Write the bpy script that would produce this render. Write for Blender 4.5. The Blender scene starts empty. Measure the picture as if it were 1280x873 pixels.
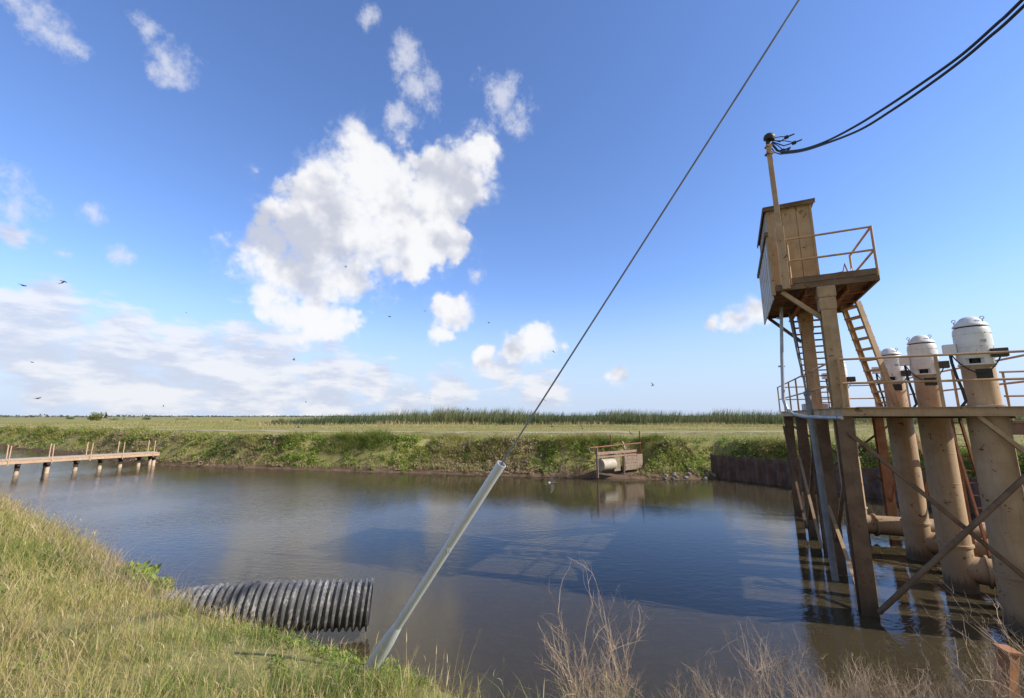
import bpy, bmesh, math, random
import numpy as np
from mathutils import Vector, Matrix
random.seed(7); rng = np.random.default_rng(11)
S = bpy.context.scene
COL = S.collection
R = math.radians
PI = math.pi

# ------------------------------------------------------------------ view geometry
CAM_Z = 4.0; F = 533.0; PITCH = R(10)
def ray(px, py):
    x = px-640.0; y = 426.5-py
    return Vector((x, F*math.cos(PITCH)-y*math.sin(PITCH), y*math.cos(PITCH)+F*math.sin(PITCH)))
def at_z(px, py, z):
    r = ray(px, py); t = (z-CAM_Z)/r.z
    return Vector((r.x*t, r.y*t, z))
def at_y(px, py, y):
    r = ray(px, py); t = y/r.y
    return Vector((r.x*t, y, CAM_Z+r.z*t))

# ------------------------------------------------------------------ object helpers
def link(o): COL.objects.link(o); return o
def tag(o, label=None, cat=None, group=None, kind=None):
    if label: o['label'] = label
    if cat: o['category'] = cat
    if group: o['group'] = group
    if kind: o['kind'] = kind
    return o
def thing(name, label, cat, loc=(0,0,0), rz=0, group=None):
    o = bpy.data.objects.new(name, None); link(o)
    o.location = loc; o.rotation_euler = (0,0,rz); o.empty_display_size = .2
    return tag(o, label, cat, group)
def copy_tree(o, parent=None):
    c = o.copy(); link(c)
    if parent: c.parent = parent
    for ch in list(o.children): copy_tree(ch, c)
    return c

class MB:
    """collects shapes for one mesh object"""
    def __init__(s): s.v=[]; s.f=[]; s.sm=[]
    def add(s, vs, fs, smooth=False):
        b=len(s.v); s.v += [tuple(p) for p in vs]
        for f in fs: s.f.append([b+i for i in f]); s.sm.append(smooth)
        return s
    def box(s, c, size, ax=None):
        c=Vector(c); hx,hy,hz=[k/2 for k in size]
        X,Y,Z = ax if ax else (Vector((1,0,0)),Vector((0,1,0)),Vector((0,0,1)))
        vs=[c+X*(hx*a)+Y*(hy*b)+Z*(hz*d) for a in(-1,1) for b in(-1,1) for d in(-1,1)]
        return s.add(vs,[(0,1,3,2),(4,6,7,5),(0,4,5,1),(2,3,7,6),(0,2,6,4),(1,5,7,3)])
    def bar(s, p0, p1, w, h, up=(0,0,1)):
        p0=Vector(p0);p1=Vector(p1);d=(p1-p0);L=d.length;d.normalize();up=Vector(up)
        if abs(d.dot(up))>.98: up=Vector((U.x,U.y,0))
        X=d.cross(up).normalized();Z=X.cross(d).normalized()
        return s.box((p0+p1)/2,(w,L,h),(X,d,Z))
    def angle(s,p0,p1,w,t,up=(0,0,1),flip=1):
        """L-section steel angle"""
        p0=Vector(p0);p1=Vector(p1);d=(p1-p0);L=d.length;d.normalize();up=Vector(up)
        X=d.cross(up).normalized();Z=X.cross(d).normalized(); m=(p0+p1)/2
        s.box(m,(w,L,t),(X,d,Z)); s.box(m+X*(flip*(w/2-t/2))-Z*(w/2+.0005),(t,L,w-t),(X,d,Z)); return s
    def ibeam(s,p0,p1,w,h,t,X):
        """H-section; X = direction across the flanges' width"""
        p0=Vector(p0);p1=Vector(p1);d=(p1-p0);L=d.length;d.normalize();X=Vector(X).normalized();Z=X.cross(d).normalized();m=(p0+p1)/2
        s.box(m+Z*(h/2-t/2),(w,L,t),(X,d,Z)); s.box(m-Z*(h/2-t/2),(w,L,t),(X,d,Z)); s.box(m,(t,L,h-2*t),(X,d,Z)); return s
    def tube(s, pts, r, n=8, cap=True, smooth=True):
        pts=[Vector(p) for p in pts]; rs=r if isinstance(r,(list,tuple)) else [r]*len(pts)
        vs=[];N=None
        for i,p in enumerate(pts):
            d=(pts[min(i+1,len(pts)-1)]-pts[max(i-1,0)]).normalized()
            if N is None:
                a=Vector((0,0,1)) if abs(d.z)<.9 else Vector((1,0,0)); N=d.cross(a).normalized()
            N=(N-d*N.dot(d)).normalized(); B=d.cross(N)
            for k in range(n):
                a=2*PI*k/n; vs.append(p+(N*math.cos(a)+B*math.sin(a))*rs[i])
        fs=[]
        for i in range(len(pts)-1):
            for k in range(n):
                fs.append((i*n+k,i*n+(k+1)%n,(i+1)*n+(k+1)%n,(i+1)*n+k))
        s.add(vs,fs,smooth)
        if cap:
            b=len(s.v)-len(vs)
            s.f.append([b+k for k in reversed(range(n))]);s.sm.append(False)
            s.f.append([b+(len(pts)-1)*n+k for k in range(n)]);s.sm.append(False)
        return s
    def lathe(s, prof, o=(0,0,0), d=(0,0,1), n=32, smooth=True):
        """prof: (r, t) pairs along axis d from o"""
        o=Vector(o);d=Vector(d).normalized();a=Vector((0,0,1)) if abs(d.z)<.9 else Vector((1,0,0))
        N=d.cross(a).normalized();B=d.cross(N);vs=[];fs=[]
        for r,t in prof:
            for k in range(n):
                g=2*PI*k/n; vs.append(o+d*t+(N*math.cos(g)+B*math.sin(g))*max(r,1e-4))
        for i in range(len(prof)-1):
            for k in range(n):
                fs.append((i*n+k,i*n+(k+1)%n,(i+1)*n+(k+1)%n,(i+1)*n+k))
        s.add(vs,fs,smooth)
        return s
    def build(s, name, m, parent=None, org=None, bevel=0):
        me=bpy.data.meshes.new(name); off=Vector(org) if org is not None else (parent_origin(parent) if parent else Vector())
        me.from_pydata([tuple(Vector(p)-off) for p in s.v],[],s.f)
        me.polygons.foreach_set('use_smooth',s.sm)
        me.materials.append(m); me.update()
        o=bpy.data.objects.new(name,me); link(o)
        if parent: o.parent=parent
        else: o.location=off
        bm=bmesh.new();bm.from_mesh(me);bmesh.ops.recalc_face_normals(bm,faces=bm.faces);bm.to_mesh(me);bm.free()
        if bevel:
            b=o.modifiers.new('bev','BEVEL');b.width=bevel;b.segments=2;b.limit_method='ANGLE'
        if any(s.sm):
            try: me.set_sharp_from_angle(angle=R(40))
            except Exception: pass
        return o
def parent_origin(o):
    v=Vector()
    while o: v+=o.location; o=o.parent
    return v

def mesh_np(name, V, T, m, attrs=None, parent=None, smooth=False):
    """triangle mesh from arrays"""
    me=bpy.data.meshes.new(name); n=len(V); k=T.shape[1]
    me.vertices.add(n); me.vertices.foreach_set('co',np.ascontiguousarray(V,dtype=np.float32).ravel())
    me.loops.add(T.size); me.loops.foreach_set('vertex_index',np.ascontiguousarray(T,dtype=np.int32).ravel())
    me.polygons.add(len(T)); me.polygons.foreach_set('loop_start',np.arange(0,T.size,k,dtype=np.int32))
    me.polygons.foreach_set('loop_total',np.full(len(T),k,dtype=np.int32))
    if smooth: me.polygons.foreach_set('use_smooth',np.ones(len(T),dtype=bool))
    for a,val in (attrs or {}).items():
        at=me.attributes.new(a,'FLOAT','POINT'); at.data.foreach_set('value',np.ascontiguousarray(val,dtype=np.float32))
    me.update(calc_edges=True); me.materials.append(m)
    o=bpy.data.objects.new(name,me); link(o)
    if parent: o.parent=parent
    return o

# ------------------------------------------------------------------ materials
def newmat(name):
    m=bpy.data.materials.new(name); m.use_nodes=True; nt=m.node_tree
    for n in list(nt.nodes): nt.nodes.remove(n)
    out=nt.nodes.new('ShaderNodeOutputMaterial'); return m,nt,out
class NT:
    def __init__(s,nt): s.t=nt
    def n(s,typ,**kw):
        x=s.t.nodes.new(typ)
        for k,v in kw.items():
            if k.startswith('i_'): x.inputs[k[2:].replace('_',' ')].default_value=v
            else: setattr(x,k,v)
        return x
    def l(s,a,b): s.t.links.new(a,b)
    def math(s,op,a,b=None,c=None,clamp=False):
        x=s.t.nodes.new('ShaderNodeMath'); x.operation=op; x.use_clamp=clamp
        for i,v in enumerate((a,b,c)):
            if v is None: continue
            if isinstance(v,(int,float)): x.inputs[i].default_value=v
            else: s.l(v,x.inputs[i])
        return x.outputs[0]
    def ramp(s,fac,stops):
        x=s.t.nodes.new('ShaderNodeValToRGB'); e=x.color_ramp.elements
        while len(e)>1: e.remove(e[-1])
        e[0].position=stops[0][0]; e[0].color=(*stops[0][1],1)
        for p,c in stops[1:]:
            k=e.new(p); k.color=(*c,1)
        s.l(fac,x.inputs[0]); return x.outputs[0]
    def noise(s,vec,scale,detail=4,rough=.55,dist=0):
        x=s.n('ShaderNodeTexNoise'); x.inputs['Scale'].default_value=scale; x.inputs['Detail'].default_value=detail
        x.inputs['Roughness'].default_value=rough; x.inputs['Distortion'].default_value=dist
        if vec is not None: s.l(vec,x.inputs['Vector'])
        return x.outputs['Fac']
    def mapr(s,v,a,b,c=0.,d=1.,smooth=True):
        x=s.n('ShaderNodeMapRange'); x.interpolation_type='SMOOTHSTEP' if smooth else 'LINEAR'
        s.l(v,x.inputs[0])
        for i,k in zip((1,2,3,4),(a,b,c,d)): x.inputs[i].default_value=k
        return x.outputs[0]
    def mix(s,fac,a,b):
        x=s.n('ShaderNodeMix',data_type='RGBA')
        for k,v in ((0,fac),(6,a),(7,b)):
            if isinstance(v,(int,float)): x.inputs[k].default_value=v
            elif isinstance(v,tuple): x.inputs[k].default_value=(*v,1)
            else: s.l(v,x.inputs[k])
        return x.outputs[2]
    def scale(s,vec,sc):
        x=s.n('ShaderNodeVectorMath',operation='MULTIPLY'); s.l(vec,x.inputs[0]); x.inputs[1].default_value=sc; return x.outputs[0]

def weathered(name, base, alt, rough=.55, metal=0., rust=.0, rustcol=(.16,.06,.022), scale=3., streak=.35, bump=.15, dirt=(.12,.08,.05), wet=0):
    """paint or metal with mottling, vertical streaks and rust patches"""
    m,nt,out=newmat(name); k=NT(nt)
    tc=k.n('ShaderNodeTexCoord').outputs['Object']
    oi=k.n('ShaderNodeObjectInfo'); off=k.n('ShaderNodeVectorMath',operation='ADD'); k.l(tc,off.inputs[0])
    cmb=k.n('ShaderNodeCombineXYZ'); k.l(k.math('MULTIPLY',oi.outputs['Random'],37.),cmb.inputs[0]); k.l(cmb.outputs[0],off.inputs[1]); P=off.outputs[0]
    n1=k.noise(P,scale,5,.6); c=k.mix(k.mapr(n1,.35,.68),base,alt)
    st=k.noise(k.scale(P,(9,9,.7)),2.2,4,.6)
    c=k.mix(k.math('MULTIPLY',k.mapr(st,.5,.75),streak),c,dirt)
    fine=k.noise(P,45,3,.6)
    c=k.mix(k.math('MULTIPLY',k.mapr(fine,.45,.75),.18),c,dirt)
    if rust>0:
        rn=k.noise(P,5.5,8,.68,.4); rf=k.mapr(rn,.68-rust*.3,.74-rust*.3)
        rc=k.ramp(k.noise(P,20,4),[(.3,tuple(x*.5 for x in rustcol)),(.7,rustcol)])
        c=k.mix(rf,c,rc)
    if wet:
        ps=k.n('ShaderNodeNewGeometry').outputs['Position']; sz=k.n('ShaderNodeSeparateXYZ'); k.l(ps,sz.inputs[0])
        lv=k.math('ADD',sz.outputs[2],k.math('MULTIPLY',k.math('SUBTRACT',st,.5),.5))
        c=k.mix(k.mapr(lv,.45,.12,0,.85),c,(.035,.026,.018)); c=k.mix(k.mapr(lv,1.5,.4,0,.35),c,(.10,.065,.04))
    b=k.n('ShaderNodeBsdfPrincipled'); k.l(c,b.inputs['Base Color']); b.inputs['Metallic'].default_value=metal
    k.l(k.mapr(n1,.3,.7,rough-.1,rough+.12),b.inputs['Roughness'])
    bp=k.n('ShaderNodeBump'); bp.inputs['Strength'].default_value=bump; bp.inputs['Distance'].default_value=.01
    k.l(k.noise(P,30,5,.6),bp.inputs['Height']); k.l(bp.outputs[0],b.inputs['Normal'])
    k.l(b.outputs[0],out.inputs[0]); return m
def leafmat(name, stops, trans=.35, rough=.6):
    """foliage; the per-blade attribute 'tint' picks the colour along the ramp"""
    m,nt,out=newmat(name); k=NT(nt)
    at=k.n('ShaderNodeAttribute',attribute_name='tint').outputs['Fac']
    c=k.ramp(at,stops)
    d=k.n('ShaderNodeBsdfPrincipled'); k.l(c,d.inputs['Base Color']); d.inputs['Roughness'].default_value=rough; d.inputs['Specular IOR Level'].default_value=.25
    t=k.n('ShaderNodeBsdfTranslucent'); k.l(c,t.inputs[0])
    x=k.n('ShaderNodeMixShader'); x.inputs[0].default_value=trans; k.l(d.outputs[0],x.inputs[1]); k.l(t.outputs[0],x.inputs[2])
    k.l(x.outputs[0],out.inputs[0]); return m

TAN=(.44,.30,.172); TAN2=(.35,.232,.12)
M={}
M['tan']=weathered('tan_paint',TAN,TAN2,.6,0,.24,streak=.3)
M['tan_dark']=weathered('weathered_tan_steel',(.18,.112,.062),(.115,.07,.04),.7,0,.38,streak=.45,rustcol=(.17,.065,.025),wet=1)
M['pipe_tan']=weathered('column_paint',(.45,.31,.178),(.37,.245,.133),.6,0,.27,scale=1.6,streak=.3,wet=1)
M['rail']=weathered('rail_paint',(.47,.30,.16),(.36,.22,.11),.5,0,.12)
M['rust']=weathered('rusty_steel',(.26,.10,.04),(.17,.06,.025),.8,0,.3,streak=.4)
M['orange']=weathered('rust_primer_steel',(.36,.16,.065),(.27,.11,.045),.7,0,.25)
M['white']=weathered('white_enamel',(.72,.72,.71),(.62,.62,.60),.4,0,.08,streak=.3,dirt=(.40,.36,.30),bump=.05)
M['galv']=weathered('galvanised_steel',(.42,.44,.46),(.33,.35,.37),.45,.3,.02,streak=.15,dirt=(.3,.3,.3),bump=.05)
M['siding']=weathered('pale_siding',(.48,.43,.37),(.40,.35,.29),.5,.05,.15,streak=.2,dirt=(.26,.22,.17))
M['black']=weathered('black_rubber_and_shade',(.014,.014,.015),(.022,.022,.022),.55,0,0,streak=.1,dirt=(.03,.03,.03),bump=.05)
M['guard']=weathered('grey_plastic_guard',(.56,.58,.60),(.50,.52,.54),.45,0,0,streak=.12,dirt=(.38,.38,.37),bump=.03)
M['conduit']=weathered('grey_conduit',(.20,.215,.23),(.15,.16,.175),.5,.2,.03,streak=.2)
M['darkbox']=weathered('dark_box',(.05,.042,.034),(.03,.027,.024),.6,0,.1)
M['wood']=weathered('timber',(.50,.34,.22),(.40,.27,.17),.8,0,0,scale=6,streak=.3,dirt=(.28,.17,.10))
M['pale_wood']=weathered('pale_wood',(.55,.42,.30),(.45,.33,.22),.8,0,0,scale=6,streak=.3,dirt=(.22,.15,.10))
M['black_wood']=weathered('dark_wood',(.03,.022,.018),(.05,.035,.026),.85,0,0,scale=6,streak=.2)
M['sheet']=weathered('sheet_pile_steel',(.15,.092,.066),(.085,.053,.04),.8,0,.3,rustcol=(.15,.07,.045),scale=2,streak=.6,dirt=(.03,.022,.02))
M['cream']=weathered('cream_pipe',(.44,.385,.29),(.34,.29,.21),.65,0,.25)
M['pink']=weathered('faded_red_steel',(.30,.185,.145),(.22,.135,.105),.7,0,.2)
M['grey_wood']=weathered('grey_timber',(.27,.20,.145),(.19,.14,.10),.85,0,0,scale=7,streak=.5)
M['rock']=weathered('bank_stone',(.27,.25,.22),(.16,.145,.125),.85,0,0,scale=4,streak=.2,bump=.5)
M['twig']=weathered('dry_twig',(.47,.35,.245),(.33,.235,.16),.8,0,0,scale=8,streak=.2)
M['bird']=weathered('dark_feather',(.03,.025,.024),(.05,.04,.035),.7,0,0)
M['bird_pale']=weathered('pale_feather',(.60,.52,.44),(.55,.45,.36),.7,0,0)
M['bark']=weathered('bark',(.12,.09,.06),(.08,.06,.04),.9,0,0)

# corrugated black plastic with pale dust
m,nt,out=newmat('dusty_black_plastic'); k=NT(nt); P=k.n('ShaderNodeTexCoord').outputs['Object']
n1=k.noise(P,4,6,.65); n2=k.noise(k.scale(P,(14,14,14)),1.5,4,.6)
f=k.math('MULTIPLY',k.mapr(n1,.4,.72),k.mapr(n2,.35,.7))
c=k.mix(k.math('MULTIPLY_ADD',f,.9,.14),(.035,.035,.037),(.34,.325,.30))
b=k.n('ShaderNodeBsdfPrincipled'); k.l(c,b.inputs['Base Color']); k.l(k.mapr(n1,.3,.7,.38,.7),b.inputs['Roughness']); k.l(b.outputs[0],out.inputs[0]); M['hdpe']=m

# water: turbid brown body under a rippled reflecting surface
m,nt,out=newmat('pond_water'); k=NT(nt); P=k.n('ShaderNodeNewGeometry').outputs['Position']
big=k.noise(P,.06,3,.5)
body=k.mix(k.mapr(big,.35,.65),(.054,.042,.022),(.042,.033,.017))
b=k.n('ShaderNodeBsdfPrincipled'); k.l(body,b.inputs['Base Color']); b.inputs['Roughness'].default_value=.035; b.inputs['IOR'].default_value=1.31; b.inputs['Subsurface Weight'].default_value=1.; b.inputs['Subsurface Radius'].default_value=(1.,.8,.5); b.inputs['Subsurface Scale'].default_value=.30
w1=k.noise(k.scale(P,(1.,2.2,1.)),2.6,3,.55,.3); w2=k.noise(k.scale(P,(1.,1.8,1.)),9.,2,.5,.2)
sx=k.n('ShaderNodeSeparateXYZ'); k.l(P,sx.inputs[0])
calm=k.mapr(k.noise(P,.11,2,.5),.35,.65,.35,1.)
lee=k.mapr(sx.outputs[0],-16,3,1.15,.38)
h=k.math('ADD',k.math('MULTIPLY',w1,.6),k.math('MULTIPLY',w2,.22))
bp=k.n('ShaderNodeBump'); k.l(k.math('MULTIPLY',k.math('MULTIPLY',calm,lee),.34),bp.inputs['Strength']); bp.inputs['Distance'].default_value=.10
k.l(h,bp.inputs['Height']); k.l(bp.outputs[0],b.inputs['Normal']); k.l(b.outputs[0],out.inputs[0]); M['water']=m

# ground
m,nt,out=newmat('ground_soil'); k=NT(nt); P=k.n('ShaderNodeNewGeometry').outputs['Position']
sx=k.n('ShaderNodeSeparateXYZ'); k.l(P,sx.inputs[0])
a=k.noise(P,.05,6,.6); bfine=k.noise(P,1.4,6,.65); streaks=k.noise(k.scale(P,(.02,.09,1)),1.,5,.6)
c=k.ramp(k.math('ADD',k.math('MULTIPLY',a,.5),k.math('MULTIPLY',bfine,.5)),[(.3,(.12,.13,.04)),(.5,(.23,.21,.08)),(.7,(.33,.27,.13))])
c=k.mix(k.mapr(streaks,.45,.7,0,.6),c,(.27,.25,.095))
mud=k.ramp(bfine,[(.3,(.07,.045,.03)),(.7,(.19,.13,.085))])
c=k.mix(k.mapr(k.math('ADD',sx.outputs[2],k.math('MULTIPLY',bfine,.5)),.45,.85),mud,c)
b=k.n('ShaderNodeBsdfPrincipled'); k.l(c,b.inputs['Base Color']); b.inputs['Roughness'].default_value=.95; b.inputs['Specular IOR Level'].default_value=.1
bp=k.n('ShaderNodeBump'); bp.inputs['Strength'].default_value=.6; bp.inputs['Distance'].default_value=.08; k.l(k.noise(P,6,6,.65),bp.inputs['Height']); k.l(bp.outputs[0],b.inputs['Normal'])
k.l(b.outputs[0],out.inputs[0]); M['ground']=m
m,nt,out=newmat('dirt_track'); k=NT(nt); P=k.n('ShaderNodeNewGeometry').outputs['Position']
c=k.ramp(k.noise(P,1.2,6,.6),[(.3,(.25,.215,.125)),(.7,(.36,.31,.19))])
b=k.n('ShaderNodeBsdfPrincipled'); k.l(c,b.inputs['Base Color']); b.inputs['Roughness'].default_value=.95; k.l(b.outputs[0],out.inputs[0]); M['track']=m

M['grass']=leafmat('meadow_grass',[(0,(.05,.095,.016)),(.25,(.12,.18,.03)),(.5,(.26,.28,.06)),(.72,(.38,.33,.11)),(.87,(.38,.27,.13)),(1,(.55,.45,.25))],.25)
M['weeds']=leafmat('bank_weed_leaves',[(0,(.05,.09,.02)),(.3,(.15,.235,.04)),(.6,(.29,.37,.06)),(.8,(.30,.26,.12)),(1,(.38,.28,.19))],.35)
M['reeds']=leafmat('tule_reeds',[(0,(.07,.10,.05)),(.5,(.13,.16,.07)),(.8,(.22,.22,.09)),(1,(.38,.28,.16))],.25)
M['bush']=leafmat('bush_leaves',[(0,(.05,.075,.02)),(.5,(.13,.17,.045)),(1,(.24,.26,.075))],.3)
M['fartree']=leafmat('distant_leaves',[(0,(.05,.07,.055)),(1,(.10,.12,.09))],.2)

# ------------------------------------------------------------------ terrain
NEAR=np.array([(60,9),(30,6.5),(14,5.4),(9,5.6),(5,5.9),(2,5.9),(0,6.1),(-1.5,6.95),(-3,7.5),(-5,8.3),(-6.8,9.3),(-8,10.3),(-10,11.8),(-13,13.4),(-18,16.8),(-25,21.5),(-34,27.5),(-48,36),(-75,47),(-140,64)],float)
FAR=np.array([(-140,84),(-80,62),(-62,54.5),(-45,45.5),(-36,40),(-29,36.4),(-21,34.4),(-13,32.7),(-6,31.2),(0,30),(5,29),(9,28.4),(12,28.3),(13.6,29),(15.2,27),(16.8,24.8),(18.2,22),(19.5,18),(20.5,14),(21,10),(24,8.6),(60,9.2)],float)
POLY=np.vstack([NEAR,FAR])
def seg_dist(P,L):
    d=np.full(len(P),1e9)
    for a,b in zip(L[:-1],L[1:]):
        ab=b-a; t=np.clip(((P-a)@ab)/(ab@ab),0,1); q=a+t[:,None]*ab
        d=np.minimum(d,np.hypot(*(P-q).T))
    return d
def inside(P):
    r=np.zeros(len(P),bool); n=len(POLY)
    for i in range(n):
        a=POLY[i];b=POLY[(i+1)%n]
        c=((a[1]>P[:,1])!=(b[1]>P[:,1]))
        xi=(b[0]-a[0])*(P[:,1]-a[1])/(b[1]-a[1]+1e-12)+a[0]
        r^=c&(P[:,0]<xi)
    return r
def vnoise(x,y,seed=0):
    """smooth value noise, vectorised"""
    r=np.random.default_rng(seed).random((64,64))
    xi=np.floor(x).astype(int);yi=np.floor(y).astype(int);fx=x-xi;fy=y-yi
    fx=fx*fx*(3-2*fx);fy=fy*fy*(3-2*fy)
    g=lambda i,j:r[(xi+i)%64,(yi+j)%64]
    return (g(0,0)*(1-fx)+g(1,0)*fx)*(1-fy)+(g(0,1)*(1-fx)+g(1,1)*fx)*fy
def fbm(x,y,seed=0,o=4):
    s=0;a=.5;t=0
    for i in range(o): s=s+a*vnoise(x*2**i,y*2**i,seed+i);t+=a;a*=.5
    return s/t
def height(P):
    P=np.asarray(P,float).reshape(-1,2)
    dn=seg_dist(P,NEAR);df=seg_dist(P,FAR);ins=inside(P);d=np.minimum(dn,df)
    zn=2.3*(1-np.exp(-dn/1.9))
    wob=(1.5*(fbm(P[:,0]*.22,P[:,1]*.22,5)-.5)+.8*(fbm(P[:,0]*.9,P[:,1]*.9,6)-.5))*np.clip(df,0,1.3)
    t=np.clip((df+wob-.15)/2.7,0,1); zf=.12*np.clip(df/.5,0,1)+2.08*(.30*t+.70*np.clip(t*1.25-.1,0,1)**1.6)
    w=df**2/(dn**2+df**2+1e-9)
    w=w*w*(3-2*w)
    z=zn*w+zf*(1-w)
    z=z+(fbm(P[:,0]*.5,P[:,1]*.5,9)-.5)*.22*np.clip(d/1.5,0,1)+(fbm(P[:,0]*.04,P[:,1]*.04,2)-.5)*.5*np.clip((d-6)/30,0,1)
    far=np.hypot(P[:,0],P[:,1]); z=np.where(far>150,2.2+(z-2.2)*np.clip(1-(far-150)/200,0,1),z)
    nt_=seg_dist(P,np.array([(5.2,28.2),(8.6,30.6)],float)); z=np.where(z>.25,.25+(z-.25)*(1-.95*np.exp(-(nt_/1.05)**4)),z)
    zb=-1.4*(1-np.exp(-d/1.2))
    return np.where(ins,zb,z)
def zt(x,y): return float(height([(x,y)])[0])

def axis(lims):
    out=[]
    for a,b,st in lims: out+=list(np.arange(a,b,st))
    return np.array(out+[lims[-1][1]])
xs=axis([(-6000,-1500,500),(-1500,-400,110),(-400,-120,20),(-120,-45,2.5),(-45,-16,.7),(-16,24,.33),(24,60,1.5),(60,200,12),(200,1000,100),(1000,6000,500)])
ys=axis([(-300,-40,20),(-40,-6,2.),(-6,1,.6),(1,16,.3),(16,27,.6),(27,38,.3),(38,60,1.),(60,130,2.5),(130,400,18),(400,1500,110),(1500,7000,500)])
gx,gy=np.meshgrid(xs,ys); P2=np.stack([gx.ravel(),gy.ravel()],1); gz=height(P2)
nx,ny=len(xs),len(ys); idx=np.arange(nx*ny).reshape(ny,nx)
Q=np.stack([idx[:-1,:-1].ravel(),idx[:-1,1:].ravel(),idx[1:,1:].ravel(),idx[1:,:-1].ravel()],1)
g=mesh_np('ground',np.column_stack([P2,gz]),Q,M['ground'],smooth=True); tag(g,kind='structure')
wv=np.array([(-150,3.5,0),(65,3.5,0),(65,90,0),(-150,90,0)],float)
w=mesh_np('water',wv,np.array([[0,1,2,3]]),M['water']); tag(w,kind='structure')
# dirt track on the far plain
TR=[(-260,170),(-150,112),(-83,72),(-50,57.5),(-21,49.5),(5,47.8),(27,50.5),(60,60),(130,85)]
def resample(pts,st):
    out=[];pts=[Vector(p) for p in pts]
    for a,b in zip(pts[:-1],pts[1:]):
        n=max(1,int((b-a).length/st))
        out+=[a.lerp(b,i/n) for i in range(n)]
    return out+[pts[-1]]
tp=resample(TR,1.5); tv=[];tf=[]
for i,p in enumerate(tp):
    d=(tp[min(i+1,len(tp)-1)]-tp[max(i-1,0)]).normalized(); n=Vector((-d.y,d.x))
    for j in range(5):
        q=p+n*(-1.1+.55*j+.25*math.sin(i*.7)*(j in(0,4))); tv.append((q.x,q.y))
tz=height(tv)+.03
for i in range(len(tp)-1):
    for j in range(4): tf.append((i*5+j,i*5+j+1,i*5+j+6,i*5+j+5))
tr=mesh_np('dirt_road',np.column_stack([np.array(tv),tz]),np.array(tf),M['track'],smooth=True); tag(tr,kind='structure')

# ------------------------------------------------------------------ grass and weeds (uncountable)
def blades(P,h,w,az,lean,tint,segs=2,face=None):
    """tapered bent blades: P (n,3), per-blade height, width, azimuth and lean of the tip"""
    n=len(P); fa=(rng.random(n)*2*PI) if face is None else face
    sx=np.cos(fa);sy=np.sin(fa); dx=np.cos(az);dy=np.sin(az)
    rows=[];ts=[i/(segs) for i in range(segs+1)]
    V=[]
    for i,t in enumerate(ts):
        off=lean*h*t*t; zz=h*t*np.sqrt(np.clip(1-(lean*t*.8)**2,.1,1))
        c=np.stack([P[:,0]+dx*off,P[:,1]+dy*off,P[:,2]+zz],1)
        if i<segs:
            ww=w*(1-.55*t)*.5
            V+= [c-np.stack([sx*ww,sy*ww,0*ww],1), c+np.stack([sx*ww,sy*ww,0*ww],1)]
        else: V+=[c]
    k=len(V); VV=np.stack(V,1).reshape(-1,3)
    T=[]
    for i in range(segs-1): T+=[(2*i,2*i+1,2*i+3),(2*i,2*i+3,2*i+2)]
    T+=[(2*(segs-1),2*(segs-1)+1,2*segs)]
    T=np.array(T); TT=(np.arange(n)[:,None,None]*k+T[None]).reshape(-1,3)
    return VV,TT,np.repeat(tint,k)
def join(parts):
    V=[];T=[];A=[];o=0
    for v,t,a in parts: V.append(v);T.append(t+o);A.append(a);o+=len(v)
    return np.vstack(V),np.vstack(T),np.concatenate(A)
def pick(n,r0,r1,a0,a1,power=1.):
    """points round the viewpoint, denser close by; angles clockwise from straight ahead"""
    r=(r0**power+(r1**power-r0**power)*rng.random(n))**(1/power); a=R(a0)+(R(a1)-R(a0))*rng.random(n)
    return np.stack([r*np.sin(a),r*np.cos(a)],1),r
def nearbank(n,r0,r1,a0,a1,power):
    P,r=pick(n,r0,r1,a0,a1,power); dn=seg_dist(P,NEAR); ok=(~inside(P))&(dn<seg_dist(P,FAR))&(dn>.12)
    P=P[ok];r=r[ok];dn=dn[ok]
    return P,r,dn
def fade(P):
    """the grass thins out to the right of the guy wire guard"""
    e=P[:,0]+.13*P[:,1]+1.2*(fbm(P[:,0]*1.3,P[:,1]*1.3,15)-.5)
    return rng.random(len(P))<np.where(P[:,1]<2.9,1.,np.clip((.05-e)/.45,.05,1))
def lowzone(P): return np.where((P[:,0]>-6.6)&(P[:,1]>4.4)&(P[:,0]<0),.62,1.)*np.where((P[:,0]>-2.6)&(P[:,1]>4.2),.8,1.)
parts=[]
P,r,dn=nearbank(470000,1.1,34,-75,24,.8)
patch=fbm(P[:,0]*.45,P[:,1]*.45,21); clump=fbm(P[:,0]*3.2,P[:,1]*3.2,31,3); bare=fbm(P[:,0]*.9+3,P[:,1]*.9,41)
k_=(clump>.44+.09*rng.normal(size=len(P)))&((bare<.60)|(rng.random(len(P))<.3))&fade(P)
P,r,dn,patch,clump,bare=P[k_],r[k_],dn[k_],patch[k_],clump[k_],bare[k_]; n=len(P)
t=np.clip(.14+1.3*(patch-.30)+.5*(fbm(P[:,0]*1.5,P[:,1]*1.5,33)-.5)+rng.normal(0,.2,n)+.3*(bare>.57),0,1)
h=np.where(P[:,0]<-3.,1.25,1.)*(.08+.30*rng.random(n)**1.3)*(.5+.9*patch)*(.4+1.15*clump)*np.clip(.45+dn*.4,.4,1)*lowzone(P)
wd=(.003+.004*rng.random(n)**2)*np.maximum(1,r/6)
parts.append(blades(np.column_stack([P,height(P)-.02]),h,wd,rng.random(n)*2*PI,.15+.9*rng.random(n),t,3))
# dead thatch lying low
P,r,dn=nearbank(50000,1.1,30,-75,24,.8); k_=fade(P); P,r,dn=P[k_],r[k_],dn[k_]; n=len(P)
parts.append(blades(np.column_stack([P,height(P)]),.05+.16*rng.random(n),.004*np.maximum(1,r/6),rng.random(n)*2*PI,1.0+.9*rng.random(n),np.clip(.8+rng.normal(0,.14,n),0,1),3))
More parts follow.
